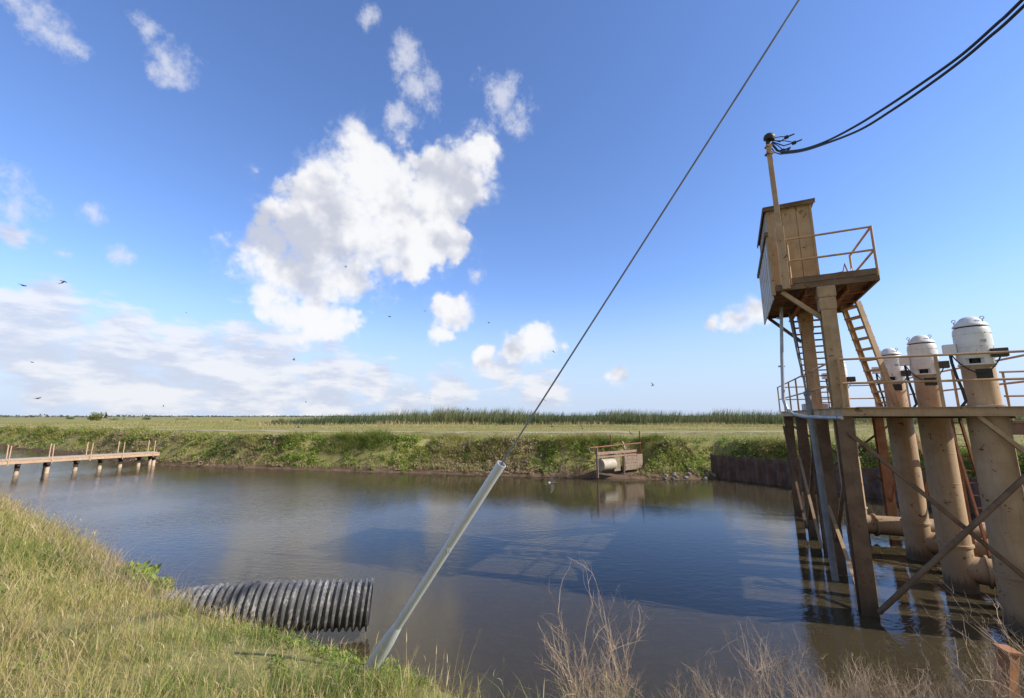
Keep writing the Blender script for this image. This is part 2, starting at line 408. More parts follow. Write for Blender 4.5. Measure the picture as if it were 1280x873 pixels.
# seed stalks, straw coloured, leaning every way
P,r,dn=nearbank(52000,1.4,34,-75,20,.8)
patch=fbm(P[:,0]*.45,P[:,1]*.45,21); k_=(rng.random(len(P))<(.15+1.3*np.clip(patch-.35,0,1)*2))&fade(P); P,r,dn=P[k_],r[k_],dn[k_]
n=len(P); az=rng.normal(-.2,1.6,n); ln=.1+.7*rng.random(n)**1.5; h=np.where(P[:,0]<-3.,1.15,1.)*(.22+.42*rng.random(n)**1.6)*np.clip(.5+dn*.35,.5,1)*lowzone(P)
base=np.column_stack([P,height(P)-.02]); wd=(.0024+.0012*rng.random(n))*np.maximum(1,r/6)
tt=np.clip(.66+.34*rng.random(n),0,1)
parts.append(blades(base,h,wd*1.2,az,ln,tt,3))
top=base.copy(); f=.80; off=ln*h*f*f; top[:,0]+=np.cos(az)*off; top[:,1]+=np.sin(az)*off; top[:,2]+=h*f*np.sqrt(np.clip(1-(ln*f*.8)**2,.1,1))
parts.append(blades(top,.04+.07*rng.random(n),wd*2.0,az,ln+.25,np.clip(tt+.05,0,1),3))
V,T,A=join(parts); o=mesh_np('grass',V,T,M['grass'],{'tint':A}); tag(o,'patchy green and straw coloured grass covering the near bank','grass',kind='stuff')
# reddish dry weeds fringing the top of the near bank at the left, and near the water
P,r,dn=nearbank(26000,9,34,-62,-30,.8); k_=(dn<1.9)&(rng.random(len(P))<np.clip(1.2-dn*.5,0,1)); P,r=P[k_],r[k_]; n=len(P)
V,T,A=blades(np.column_stack([P,height(P)-.02]),.35+.45*rng.random(n)*fbm(P[:,0]*.7,P[:,1]*.7,3)*1.6,.0022*np.maximum(2,r/4.),rng.random(n)*2*PI,.3+.7*rng.random(n),rng.normal(.55,.25,n).clip(0,1),3)
M['dryweed']=leafmat('dry_weeds',[(0,(.16,.13,.06)),(.5,(.30,.21,.13)),(1,(.45,.36,.27))],.2)
o=mesh_np('dry_weeds',V,T,M['dryweed'],{'tint':A}); tag(o,'thin brown dry weeds fringing the near bank edge','weeds',kind='stuff')

# far plain grass
def farland(n,r0,r1,a0,a1,power):
    P,r=pick(n,r0,r1,a0,a1,power); dn=seg_dist(P,NEAR); df=seg_dist(P,FAR); ok=(~inside(P))&(df<dn)
    return P[ok],r[ok],df[ok]
trl=np.array(TR,float); parts=[]
P,r,df=farland(150000,22,170,-56,56,.55); dt=seg_dist(P,trl); k_=(df>1.9)&(dt>np.where(P[:,0]>-22,.3,.7)+.7*rng.random(len(P))); P,r,df,dt=P[k_],r[k_],df[k_],dt[k_]; n=len(P)
patch=fbm(P[:,0]*.08,P[:,1]*.16,51); fine=fbm(P[:,0]*.5,P[:,1]*.5,52)
t=np.clip(.56+.9*(patch-.5)+.5*(fine-.5)+rng.normal(0,.1,n)+.12*np.clip((df-6)/40,0,1)-.15*(df<6),0,1)
lip=np.clip(1-np.abs(df-3.2)/1.4,0,1)
t=np.where((fbm(P[:,0]*.07+5,P[:,1]*.3,54)>.60)&(df>12),np.clip(t+.35,0,1),t); tall=np.clip((df-30)/25,0,1)*(fbm(P[:,0]*.1,P[:,1]*.1,55)>.5)
h=(.14+.16*rng.random(n)+.30*lip*rng.random(n)+.5*tall*rng.random(n))*(.6+.8*fine)*np.where(dt<4,.55,1); wd=.010*np.maximum(1,r/22)*(.8+.5*rng.random(n))
parts.append(blades(np.column_stack([P,height(P)-.03]),h,wd,rng.normal(-PI/2,1.2,n),.3+.6*rng.random(n),t,2))
V,T,A=join(parts); o=mesh_np('meadow_grass',V,T,M['grass'],{'tint':A}); tag(o,'low yellow green grass covering the plain beyond the pond','grass',kind='stuff')

# leafy weeds on the far bank slope
def leaves(C,sz,tint,flat=.6):
    """random leaf quads at centres C"""
    n=len(C); a=rng.normal(size=(n,3)); a/=np.linalg.norm(a,axis=1)[:,None]
    b=rng.normal(size=(n,3)); b[:,2]*=flat; b-=a*(a*b).sum(1)[:,None]; b/=np.linalg.norm(b,axis=1)[:,None]
    s=sz[:,None]
    V=np.stack([C-a*s,C+b*s*.45,C+a*s,C-b*s*.45],1).reshape(-1,3)
    T=(np.arange(n)[:,None,None]*4+np.array([[0,1,2],[0,2,3]])[None]).reshape(-1,3)
    return V,T,np.repeat(tint,4)
def lumps(P,rad,hgt,per,sz,tint,jit=.12):
    """mounds of leaves at P"""
    n=len(P); z=height(P); rep=np.repeat(np.arange(n),per); m_=len(rep)
    d=rng.normal(size=(m_,3)); d[:,2]=np.abs(d[:,2]); d/=np.linalg.norm(d,axis=1)[:,None]; q=rng.random(m_)**.4
    C=np.column_stack([P[rep],z[rep]])+d*q[:,None]*np.column_stack([rad[rep],rad[rep],hgt[rep]])
    return leaves(C,sz*(.6+.8*rng.random(m_)),np.clip(tint[rep]+rng.normal(0,jit,m_),0,1))
def along(n,d0,d1,x0=-100,x1=21.5):
    """points along the far bank at a distance d0..d1 from the water's edge"""
    segs=[(a_,b_) for a_,b_ in zip(FAR[:-1],FAR[1:]) if b_[0]<=x1+.5 and a_[0]>=x0-45]
    wgt=np.array([np.hypot(*(b_-a_))/(np.hypot(*((a_+b_)/2))/30)**1.2 for a_,b_ in segs]); i=rng.choice(len(segs),n,p=wgt/wgt.sum()); tt=rng.random(n); d=d0+(d1-d0)*rng.random(n)
    A_=np.array([q[0] for q in segs])[i];B_=np.array([q[1] for q in segs])[i]; e=(B_-A_)/np.linalg.norm(B_-A_,axis=1)[:,None]
    P=A_+(B_-A_)*tt[:,None]+np.stack([-e[:,1],e[:,0]],1)*d[:,None]
    k_=~inside(P); P=P[k_]; df=seg_dist(P,FAR); return P,np.hypot(P[:,0],P[:,1]),df
P,r,dn=nearbank(2600,2.8,24,-66,0,.8); zz=fbm(P[:,0]*.6+2,P[:,1]*.6,47); k_=(zz>.53)&fade(P); P,r,dn=P[k_],r[k_],dn[k_]; n=len(P)
V,T,A=lumps(P,.06+.12*rng.random(n),.06+.14*rng.random(n),26,.022,np.clip(.36+rng.normal(0,.12,n),0,.62))
o=mesh_np('ground_weeds',V,T,M['weeds'],{'tint':A}); tag(o,'low leafy green weeds scattered through the near grass','weeds',kind='stuff')
parts=[]
P,r,df=along(6800,.35,3.0); n=len(P)
cx=seg_dist(P,np.array([(5.2,28.2),(9.2,31.2)],float)); k_=cx>1.; P,r,df=P[k_],r[k_],df[k_]; n=len(P)
zone=fbm(P[:,0]*.28,P[:,1]*.28,61); dry=fbm(P[:,0]*.25+9,P[:,1]*.25,62)
t=np.clip(.40+1.5*(zone-.5)+rng.normal(0,.09,n),0,.64); isd=(dry+.16*(df<.9)+.10*rng.normal(size=n)>.60); t=np.where(isd,.84+.16*rng.random(n),t)
slump=fbm(P[:,0]*.5+4,P[:,1]*.5,66); hh=(.10+.40*rng.random(n)**1.5)*(.3+1.4*zone)*np.where(df<.8,.5,1)
k_=((df>.8)|(rng.random(n)<.4))&((slump<.57)|(rng.random(n)<.25))
parts.append(lumps(P[k_],.18+.28*rng.random(k_.sum()),hh[k_],34,.07,t[k_]))
n=900; P=np.stack([12+12*rng.random(n),17+15*rng.random(n)],1); df=seg_dist(P,FAR); k_=(~inside(P))&(df>.25)&(df<3.6)&((P[:,1]>27.5)|(P[:,0]>13.5)); P=P[k_]; n=len(P); zone=fbm(P[:,0]*.4,P[:,1]*.4,61)
parts.append(lumps(P,.2+.3*rng.random(n),(.2+.35*rng.random(n))*(.5+zone),36,.07,np.clip(.42+1.2*(zone-.5)+rng.normal(0,.08,n),0,.66)))
V,T,A=join(parts); o=mesh_np('bank_weeds',V,T,M['weeds'],{'tint':A}); tag(o,'green leafy weeds and brown dead growth on the far bank slope','weeds',kind='stuff')
# rank grass standing on and hanging over the lip of the far bank
parts=[]
P,r,df=along(90000,1.7,4.6); clump=fbm(P[:,0]*.55,P[:,1]*.55,71); k_=(clump>.42)&(rng.random(len(P))<1.1-.2*np.abs(df-2.9)); P,r,df,clump=P[k_],r[k_],df[k_],clump[k_]; n=len(P)
parts.append(blades(np.column_stack([P,height(P)-.03]),(.18+.55*rng.random(n))*(.1+1.6*np.clip(clump-.35,0,1)*2.2),.016*np.maximum(1,r/30)*(.8+.5*rng.random(n)),rng.normal(-PI/2,.9,n),.4+.8*rng.random(n),np.clip(.50+rng.normal(0,.15,n)+.9*(fbm(P[:,0]*.2,P[:,1]*.2,73)-.5),0,1),3))
n=9000; P=np.stack([12+14*rng.random(n),15+18*rng.random(n)],1); df=seg_dist(P,FAR); k_=(~inside(P))&(df>.3)&(df<5)&((P[:,1]>27.5)|(P[:,0]>13.5)); P=P[k_]; n=len(P); cl=fbm(P[:,0]*.6,P[:,1]*.6,72)
parts.append(blades(np.column_stack([P,height(P)-.03]),(.25+.45*rng.random(n))*(.3+1.1*cl),np.full(n,.02),rng.random(n)*6.3,.4+.7*rng.random(n),np.clip(.45+rng.normal(0,.15,n)+.5*(cl-.5),0,1),3))
# upright stems and dead stalks down the slope
P,r,df=along(30000,.4,2.6); z2=fbm(P[:,0]*.4,P[:,1]*.4,77); k_=z2>.45; P,r,df,z2=P[k_],r[k_],df[k_],z2[k_]; n=len(P)
parts.append(blades(np.column_stack([P,height(P)-.03]),(.2+.5*rng.random(n))*(.3+z2),.013*np.maximum(1,r/30),rng.random(n)*6.3,.2+.6*rng.random(n),np.where(rng.random(n)<.5,.85+.15*rng.random(n),.15+.3*rng.random(n)),2))
V,T,A=join(parts)
o=mesh_np('overhanging_grass',V,T,M['grass'],{'tint':A}); tag(o,'yellow green grass hanging over the lip of the far bank','grass',kind='stuff')

# tule reeds
parts=[]; n=52000
a=R(-29)+(R(60)-R(-29))*rng.random(n); yy=90+34*rng.random(n)**1.6; P=np.stack([yy*np.tan(a),yy],1)
edge=fbm(P[:,0]*.05,P[:,1]*.05,81); k_=(yy>88+10*edge); P=P[k_]; n=len(P); cl=fbm(P[:,0]*.09,P[:,1]*.03,82)
h=(1.5+1.9*rng.random(n)**1.5)*(.45+1.05*cl)*np.where(fbm(P[:,0]*.35,P[:,1]*.1,84)>.42,1.,.72)*np.clip(.45+(P[:,0]+54)/24,.35,1)*np.where(P[:,0]>30,.9,1.); 
parts.append(blades(np.column_stack([P,height(P)]),h,.07+.06*rng.random(n),rng.normal(0,.8,n),.1+.3*rng.random(n),np.clip(.25+.9*(cl-.4)+rng.normal(0,.18,n),0,.85),2))
P3=P[rng.random(n)<.2].copy(); P3[:,1]-=3+4*rng.random(len(P3)); n3=len(P3); cl3=fbm(P3[:,0]*.12,P3[:,1]*.1,83)
parts.append(blades(np.column_stack([P3,height(P3)]),(.5+.7*rng.random(n3))*cl3*1.6,.12+.08*rng.random(n3),rng.random(n3)*6.3,.4+.5*rng.random(n3),np.where(cl3>.52,.9+.1*rng.random(n3),.6+.2*rng.random(n3)),2))
V,T,A=join(parts); o=mesh_np('reed_bed',V,T,M['reeds'],{'tint':A}); tag(o,'dense band of tall green reeds along the horizon','reeds',kind='stuff')
# far wood on the horizon
n=5200; a=R(-62)+(R(60)-R(-62))*rng.random(n); rr=950+500*rng.random(n); P=np.stack([rr*np.sin(a),rr*np.cos(a)],1); cl=fbm(a*40,a*0+1,91)
hh=(2.2+5.5*np.clip(cl-.3,0,1)*rng.random(n)); C=np.column_stack([P,2.2+hh*rng.random(n)])
V,T,A=leaves(C,1.6+1.6*rng.random(n),rng.random(n),.8); o=mesh_np('distant_woods',V,T,M['fartree'],{'tint':A}); tag(o,'thin dark line of distant trees on the horizon','woods',kind='stuff')

# ------------------------------------------------------------------ bushes out on the plain
def bush(px,py,hpx,wpx,z,label,name='bush',mat='bush',tint=.5,per=900):
    b=at_z(px,py,z); dist=b.length; hh=hpx*b.y/545; ww=wpx*b.y/545
    base=Vector((b.x,b.y,zt(b.x,b.y)))
    t=thing(name,label,'bush',base,0,'bushes out on the plain')
    nl=max(4,int(ww/hh*4)); parts=[]
    for i in range(nl):
        cx=(random.random()-.5)*ww*.8; cy=(random.random()-.5)*ww*.4; top=hh*(.55+.45*random.random()); rr=max(hh*.32,ww/nl*.55)
        m_=per//nl; d=rng.normal(size=(m_,3)); d/=np.linalg.norm(d,axis=1)[:,None]; q=rng.random(m_)**.45
        C=np.array([cx,cy,top*.55])+d*q[:,None]*np.array([rr,rr,top*.5]); C[:,2]=np.clip(C[:,2],.05,None)
        parts.append(leaves(C,hh*(.05+.06*rng.random(m_)),np.clip(tint+rng.normal(0,.2,m_)+.15*(random.random()-.5),0,1)))
    V,T,A=join(parts); mesh_np('foliage',V,T,M[mat],{'tint':A},t)
    b_=MB()
    b_.tube([(0,0,-.1),(.05*hh,0,hh*.35),(-.03*hh,.1,hh*.6)],[hh*.03,hh*.02,hh*.008],6)
    b_.build('trunk',M['bark'],t,org=(0,0,0))
bush(121,526.4,13,17,2.2,'pale green upright bush standing alone on the left plain',tint=.85)
bush(184,525.5,4.5,13,2.2,'low round bush right of the lone upright bush')
bush(90,524.5,3.6,6,2.2,'small dark bush left of the lone upright bush')
bush(85,524.3,3.,4.,2.2,'smallest bush, at the left side of the small dark bush')
bush(147,525.8,4.,20,2.2,'long low yellow green thicket beside the lone upright bush',tint=.8)
bush(228,525.6,3.2,22,2.2,'long low bush between the footbridge end and the reeds',tint=.7)
bush(300,527,3.2,16,2.2,'olive bush on the plain well left of the reed bed',tint=.3)
bush(355,527,5.5,18,2.2,'yellow green bush at the left end of the reed bed',tint=1.)

# ------------------------------------------------------------------ pumping platform
U=Vector((.43,.903,0)).normalized(); W=Vector((U.y,-U.x,0))
C0=Vector((7.25,9.47,0)); Z=Vector((0,0,1))
def pf(s,w,z): return C0+U*s+W*w+Z*z
LEN=10.3; WID=3.3; DT=4.19; DB=4.0
plat=thing('pump_platform','tan steel pumping platform on piles carrying a row of pumps','platform',pf(LEN/2,WID/2,0))
AX=(W,U,Z)
b=MB(); b.box(pf(LEN/2,WID/2,DT-.02),(WID-.02,LEN-.02,.035),AX); b.build('deck',M['orange'],plat)
def channel(p0,p1,outv,name='edge_beam'):
    q=MB(); o_=Vector(outv); m_=(DT+DB)/2
    a=Vector(p0);c=Vector(p1)
    q.bar(a+Z*m_,c+Z*m_,.012,DT-DB)
    q.bar(a+Z*(DT-.007)+o_*.035,c+Z*(DT-.007)+o_*.035,.06,.012); q.bar(a+Z*(DB+.007)+o_*.035,c+Z*(DB+.007)+o_*.035,.06,.012)
    return q.build(name,M['tan'],plat)
channel(pf(0,0,0),pf(0,WID,0),-U); channel(pf(0,0,0),pf(LEN,0,0),-W); channel(pf(LEN,0,0),pf(LEN,WID,0),U); channel(pf(0,WID,0),pf(LEN,WID,0),W)
for s in (1.3,3.6,5.7,8.0):
    q=MB(); q.ibeam(pf(s,.05,DT-.14),pf(s,WID-.05,DT-.14),.14,.19,.012,U); q.build('floor_beam',M['tan_dark'],plat)
q=MB(); q.box(pf(.15,.55,DT+.005),(.5,.25,.012),AX); q.build('patch_plate',M['galv'],plat); q=MB(); q.box(pf(.12,2.35,DT+.008),(.35,.2,.018),AX); q.build('patch_plate',M['galv'],plat)
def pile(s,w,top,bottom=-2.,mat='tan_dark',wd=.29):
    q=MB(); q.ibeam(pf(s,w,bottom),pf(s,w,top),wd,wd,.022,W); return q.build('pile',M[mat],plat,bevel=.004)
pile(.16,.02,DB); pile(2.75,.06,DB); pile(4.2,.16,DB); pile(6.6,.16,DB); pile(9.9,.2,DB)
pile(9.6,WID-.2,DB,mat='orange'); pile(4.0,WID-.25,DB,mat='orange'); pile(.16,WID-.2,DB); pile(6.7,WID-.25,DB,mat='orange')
# wedge caps, braces
def brace(p0,p1,mat='tan_dark',w=.075,flip=1,pipe=0):
    q=MB()
    if pipe: q.tube([p0,p1],pipe,12)
    else: q.angle(p0,p1,w,.012,(-U),flip)
    return q.build('brace',M[mat],plat)
brace(pf(-.03,.05,3.66),pf(-.03,3.6,-.25)); brace(pf(-.12,.12,.14),pf(-.12,3.6,4.0),'tan_dark',pipe=.05)
brace(pf(.03,2.18,4.0),pf(.03,3.55,2.35),'tan')
brace(pf(.3,-.02,.15),pf(2.7,-.02,1.75),'tan'); brace(pf(.35,.06,3.1),pf(2.65,.06,.75))
brace(pf(4.3,-.02,.2),pf(6.5,-.02,2.6),'tan'); brace(pf(4.3,.05,2.9),pf(6.5,.05,.5)); brace(pf(6.7,-.02,.2),pf(9.8,-.02,3.6))
brace(pf(9.7,.3,3.6),pf(9.7,3.5,1.2)); brace(pf(9.75,.3,1.0),pf(9.75,3.5,3.7))
brace(pf(4.15,WID-.3,3.9),pf(6.6,WID-.3,.6),'orange'); brace(pf(4.15,WID-.2,.6),pf(6.6,WID-.2,3.9),'orange'); brace(pf(6.8,WID-.2,3.9),pf(9.5,WID-.2,.8),'orange')
# railings
def rail_run(s0,w0,s1,w1,n,skip=()):
    a=pf(s0,w0,0);c=pf(s1,w1,0)
    for hz in (1.05,.52):
        q=MB(); q.tube([a+Z*(DT+hz),c+Z*(DT+hz)],.024,8); q.build('rail',M['rail'],plat)
    for i in range(n+1):
        if i in skip: continue
        p=a.lerp(c,i/n); q=MB(); q.bar(p+Z*DT,p+Z*(DT+1.07),.045,.045); q.build('rail_post',M['rail'],plat)
rail_run(-.03,.03,-.03,WID,2,()) ; rail_run(.6,-.03,LEN,-.03,6); rail_run(LEN,.2,LEN,WID,2,(0,)); rail_run(.6,WID+.02,LEN-.1,WID+.02,6)
for hz in (1.05,.52):
    q=MB(); q.tube([pf(-.03,.03,DT+hz),pf(.6,-.03,DT+hz)],.024,8); q.build('rail',M['rail'],plat)
q=MB(); q.box(pf(6.2,.55,DT+.12),(.7,.45,.22),AX); q.build('junction_box',M['galv'],plat,bevel=.02)

# lower walkway at the right, behind the pumps
wk=thing('side_walkway','tan steel walkway beam behind the pumps at the right','walkway',pf(2.2,6,0))
q=MB(); q.bar(pf(2.0,WID+.1,3.72),pf(2.0,11,3.72),.012,.26); q.bar(pf(2.0,WID+.1,3.86),pf(2.0,11,3.86),.1,.014); q.build('beam',M['pink'],wk)
q=MB(); q.box(pf(2.1,7.2,3.885),(7.4,.22,.03),AX); q.build('deck',M['orange'],wk)
for hz in (.55,1.1):
    q=MB(); q.tube([pf(2.0,WID+.15,3.9+hz),pf(2.0,11,3.9+hz)],.022,8); q.build('rail',M['rail'],wk)
for w_ in (3.5,5,6.8,8.6,10.4):
    q=MB(); q.tube([pf(2.0,w_,3.9),pf(2.0,w_,5.0)],.022,8); q.build('rail_post',M['rail'],wk)
for w_ in (6.5,10.5):
    q=MB(); q.ibeam(pf(2.4,w_,-2),pf(2.4,w_,3.7),.25,.25,.02,W); q.build('pile',M['tan_dark'],wk)

# ------------------------------------------------------------------ pumps
PUMPS=[(9.65,8.80),(10.56,10.86),(11.62,13.0),(11.50,15.05)]
PL=['pump nearest the camera, largest white motor with a black cable loop','middle pump of the visible three, white motor above a square window','pump right behind the ship ladder, white motor partly hidden','farthest pump, white motor mostly hidden behind the tower column']
def make_pump():
    t=thing('pump',PL[0],'pump',(0,0,0),0,'vertical turbine pumps on the platform')
    O=(0,0,0)
    q=MB(); q.lathe([(.30,-1.5),(.30,.98),(.335,.985),(.335,1.03),(.30,1.035),(.30,2.4),(.304,2.402),(.304,2.42),(.30,2.422),(.30,3.1),(.303,3.102),(.303,3.12),(.30,3.122),(.30,3.99),(0,3.99)]); col=q.build('column',M['pipe_tan'],t,O)
    q=MB(); q.lathe([(.0,4.2),(.29,4.2),(.29,4.225),(.25,4.23),(.25,4.99),(.262,4.995),(.262,5.03),(0,5.03)]); hd=q.build('discharge_head',M['pipe_tan'],t,O)
    X=Vector((1,0,0));Y=Vector((0,1,0))
    q=MB(); q.box((.045,-.243,4.85),(.23,.03,.19)); q.build('window',M['black'],hd,O)
    # discharge pipe to the right bank, low over the water
    q=MB(); q.lathe([(.29,0),(.29,9.5)],(.0,0,.48),(1,0,0),24); q.lathe([(.35,.46),(.35,.50)],(0,0,.48),(1,0,0),24); q.lathe([(.29,.46),(.35,.461)],(0,0,.48),(1,0,0),24); q.lathe([(.35,.499),(.29,.50)],(0,0,.48),(1,0,0),24); q.build('discharge_pipe',M['pipe_tan'],t,O)
    # motor
    q=MB(); q.lathe([(.0,5.032),(.285,5.032),(.285,5.06),(.0,5.061)])
    for k_ in range(4):
        a=k_*PI/2+.55; d=Vector((math.cos(a),math.sin(a),0)); n_=Vector((-d.y,d.x,0)); q.box(d*.235+Z*5.115,(.09,.15,.12),(d,n_,Z))
    q.lathe([(.0,5.171),(.282,5.172),(.286,5.18),(.286,5.40),(.280,5.404),(.280,5.414),(.286,5.418),(.286,5.655),(.279,5.66),(.279,5.67),(.285,5.675),(.282,5.76),(.262,5.815),(.23,5.825),(0,5.826)],n=40)
    for k_ in range(12):
        a=k_*PI/6+.1; d=Vector((math.cos(a),math.sin(a),0)); n_=Vector((-d.y,d.x,0)); q.box(d*.290+Z*5.385,(.014,.02,.02),(d,n_,Z)); q.box(d*.288+Z*5.69,(.012,.018,.018),(d,n_,Z))
    mo=q.build('motor',M['white'],t,O)
    a=-1.15; d=Vector((math.cos(a),math.sin(a),0)); n_=Vector((-d.y,d.x,0)); q=MB(); q.box(d*.287+Z*5.52,(.012,.09,.06),(d,n_,Z)); q.build('nameplate',M['galv'],mo,O)
    q=MB(); q.lathe([(.15,5.062),(.15,5.17)],n=24); q.build('foot_gap_shade',M['black'],mo,O)  # black core painting the shade seen through the gaps between the feet
    q=MB(); q.lathe([(0,5.846),(.262,5.846),(.272,5.85),(.268,5.872),(.24,5.905),(.205,5.945),(.17,5.99),(.13,6.035),(.07,6.065),(0,6.072)],n=40)
    cp=q.build('cap',M['white'],mo,O)
    q=MB(); q.lathe([(.225,5.824),(.225,5.847)],n=30); q.build('cap_gap_shade',M['black'],mo,O)  # black ring painting the shadow in the gap under the cap
    for a in (PI*.93,PI*1.78):
        q=MB(); c=Vector((.225*math.cos(a),.225*math.sin(a),5.985)); d=Vector((-.2,.98,0))
        q.tube([c+Vector((math.cos(g_)*.03*1,0,math.sin(g_)*.03+.02)) for g_ in [2*PI*i/12 for i in range(13)]],.008,6); q.tube([c-Z*.06,c-Z*.01],.011,6); q.build('lifting_eye',M['galv'],mo,O)
    q=MB(); q.box((-.37,-.05,5.40),(.20,.20,.20)); q.box((-.28,-.05,5.40),(.06,.12,.16)); q.build('terminal_box',M['white'],t,O,bevel=.01)
    q=MB(); q.box((.31,-.16,5.26),(.24,.2,.17)); q.build('control_box',M['darkbox'],t,O,bevel=.008)
    q=MB(); q.tube([(-.37,-.06,5.30),(-.37,-.1,5.1),(-.34,-.15,4.8),(-.30,-.2,4.55),(-.28,-.22,4.3),(-.36,-.25,4.19)],.026,8)
    q.build('power_cable',M['black'],t,O)
    pts=[]
    for i in range(15):
        f=i/14; pts.append((-.36+.72*f,-.12-.2*math.sin(PI*f),5.28-.42*math.sin(PI*f)**.8))
    q=MB(); q.tube(pts,.012,6); q.build('lead_wire',M['black'],t,O)
    return t
p0=make_pump(); rzp=math.atan2(W.y,W.x)
for i,(x,y) in enumerate(PUMPS):
    o=p0 if i==0 else copy_tree(p0)
    o.location=(x,y,0); o.rotation_euler.z=rzp-(.25 if i<3 else -.1); o['label']=PL[i]

# ------------------------------------------------------------------ control tower on the platform
UT=Vector((.455,.89,0)).normalized(); WT=Vector((UT.y,-UT.x,0)); N0=Vector((6.42,9.99,0))
def tf(s,w,z): return N0+UT*s+WT*w+Z*z
TX=(WT,UT,Z); TB=6.99; TD=7.14; TL=3.35; TW=1.95
tow=thing('control_tower','tan steel tower with a cabin high above the pump platform','tower',tf(1.5,1.,DT))
for s,w in ((.14,.98),(2.95,.93)):
    q=MB(); p=tf(s,w,0); q.ibeam(p+Z*(DT+.005),p+Z*TB,.29,.29,.02,WT); q.build('column',M['tan'],tow,bevel=.004)
    q=MB(); a=tf(s-.16,w,0)
    q.box(tf(s,w,TB-.42),(.33,.33,.3),TX); q.box(tf(s,w,TB-.14),(.36,.36,.27),TX); q.build('column_head',M['tan'],tow,bevel=.03)
q=MB()
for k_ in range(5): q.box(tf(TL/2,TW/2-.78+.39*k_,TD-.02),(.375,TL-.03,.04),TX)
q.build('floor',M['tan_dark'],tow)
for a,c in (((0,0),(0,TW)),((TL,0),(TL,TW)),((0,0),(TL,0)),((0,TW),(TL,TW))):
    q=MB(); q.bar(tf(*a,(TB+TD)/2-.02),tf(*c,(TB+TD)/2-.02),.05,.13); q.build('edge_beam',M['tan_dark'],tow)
q=MB(); q.bar(tf(-.035,.22,TD+.05),tf(-.035,TW,TD+.05),.012,.14); q.build('toe_board',M['tan_dark'],tow)
q=MB(); q.bar(tf(.02,TW+.035,TD+.05),tf(2.,TW+.035,TD+.05),.012,.14); q.build('toe_board',M['tan_dark'],tow)
for w_ in (.6,1.4):
    q=MB(); q.ibeam(tf(.05,w_,TB-.09),tf(TL-.05,w_,TB-.09),.1,.16,.012,WT); q.build('joist',M['rust'],tow)
for s in (.9,1.9,2.6):
    q=MB(); q.box(tf(s,TW/2,TB-.02),(TW-.1,.09,.035),TX); q.build('joist',M['rust'],tow)
q=MB(); q.angle(tf(.05,.12,TB-.02),tf(.12,.85,TB-.72),.09,.014,-UT); q.build('knee_brace',M['tan'],tow)
q=MB(); q.angle(tf(TL-.15,.05,TB-.02),tf(2.95,.78,TB-.85),.08,.012,-UT); q.build('knee_brace',M['tan_dark'],tow)
# cabin
CB0,CB1,CW0,CW1,CT=.72,3.35,.03,1.02,TD+2.28
q=MB()
for k_ in range(3): # front boards
    wa=CW0+(CW1-CW0)*k_/3; wb=CW0+(CW1-CW0)*(k_+1)/3; q.box(tf(CB0,(wa+wb)/2,(TD+CT)/2),(wb-wa-.012,.03,CT-TD-.02),TX)
q.box(tf(CB0+.02,(CW0+CW1)/2,(TD+CT)/2),(CW1-CW0-.02,.02,CT-TD-.03),TX)
q.box(tf(CB0-.02,CW0+.03,(TD+CT)/2),(.06,.03,CT-TD-.02),TX); q.box(tf(CB0-.02,CW1-.02,(TD+CT)/2),(.05,.03,CT-TD-.02),TX)
q.build('front_wall',M['tan'],tow,bevel=.003)
q=MB(); q.box(tf(CB0-.025,CW1-.42,TD+.17),(.36,.03,.24),TX); q.build('hatch',M['tan_dark'],tow,bevel=.004)
q=MB(); q.box(tf(CB1-.01,(CW0+CW1)/2,(TD+CT)/2),(CW1-CW0-.04,.03,CT-TD-.02),TX); q.box(tf((CB0+CB1)/2,CW1-.01,(TD+CT)/2),(.03,CB1-CB0-.06,CT-TD-.02),TX); q.build('rear_wall',M['tan'],tow)
q=MB(); nrib=13
q.box(tf((CB0+CB1)/2,CW0,(TD+CT)/2),(.02,CB1-CB0-.04,CT-TD-.02),TX)
for k_ in range(nrib): q.box(tf(CB0+.1+(CB1-CB0-.2)*k_/(nrib-1),CW0-.016,(TD+CT)/2),(.014,.05,CT-TD-.03),TX)
q.build('side_siding',M['siding'],tow)
q=MB(); q.box(tf((CB0+CB1)/2-.02,(CW0+CW1)/2+.01,CT+.02),(CW1-CW0+.16,CB1-CB0+.2,.035),TX); q.box(tf(CB0-.1,(CW0+CW1)/2+.01,CT-.03),(CW1-CW0+.15,.025,.09),TX); q.box(tf((CB0+CB1)/2-.02,CW0-.07,CT-.03),(.025,CB1-CB0+.19,.1),TX)
q.build('roof',M['tan_dark'],tow)
# clad guard along the left side, reaching below the deck
q=MB(); q.box(tf(TL/2,-.075,TD+.46),(.02,TL-.05,1.62),TX)
for k_ in range(7): q.box(tf(.15+(TL-.3)*k_/6,-.09,TD+.46),(.012,.04,1.6),TX)
q.build('guard_cladding',M['siding'],tow)
q=MB(); q.bar(tf(-.1,-.09,TD+1.3),tf(TL+.25,-.09,TD+1.3),.08,.10); q.build('guard_trim',M['tan_dark'],tow)
q=MB(); q.bar(tf(0.,-.055,TB-.1),tf(0.,-.055,TD+1.26),.07,.07); q.build('guard_post',M['tan'],tow)
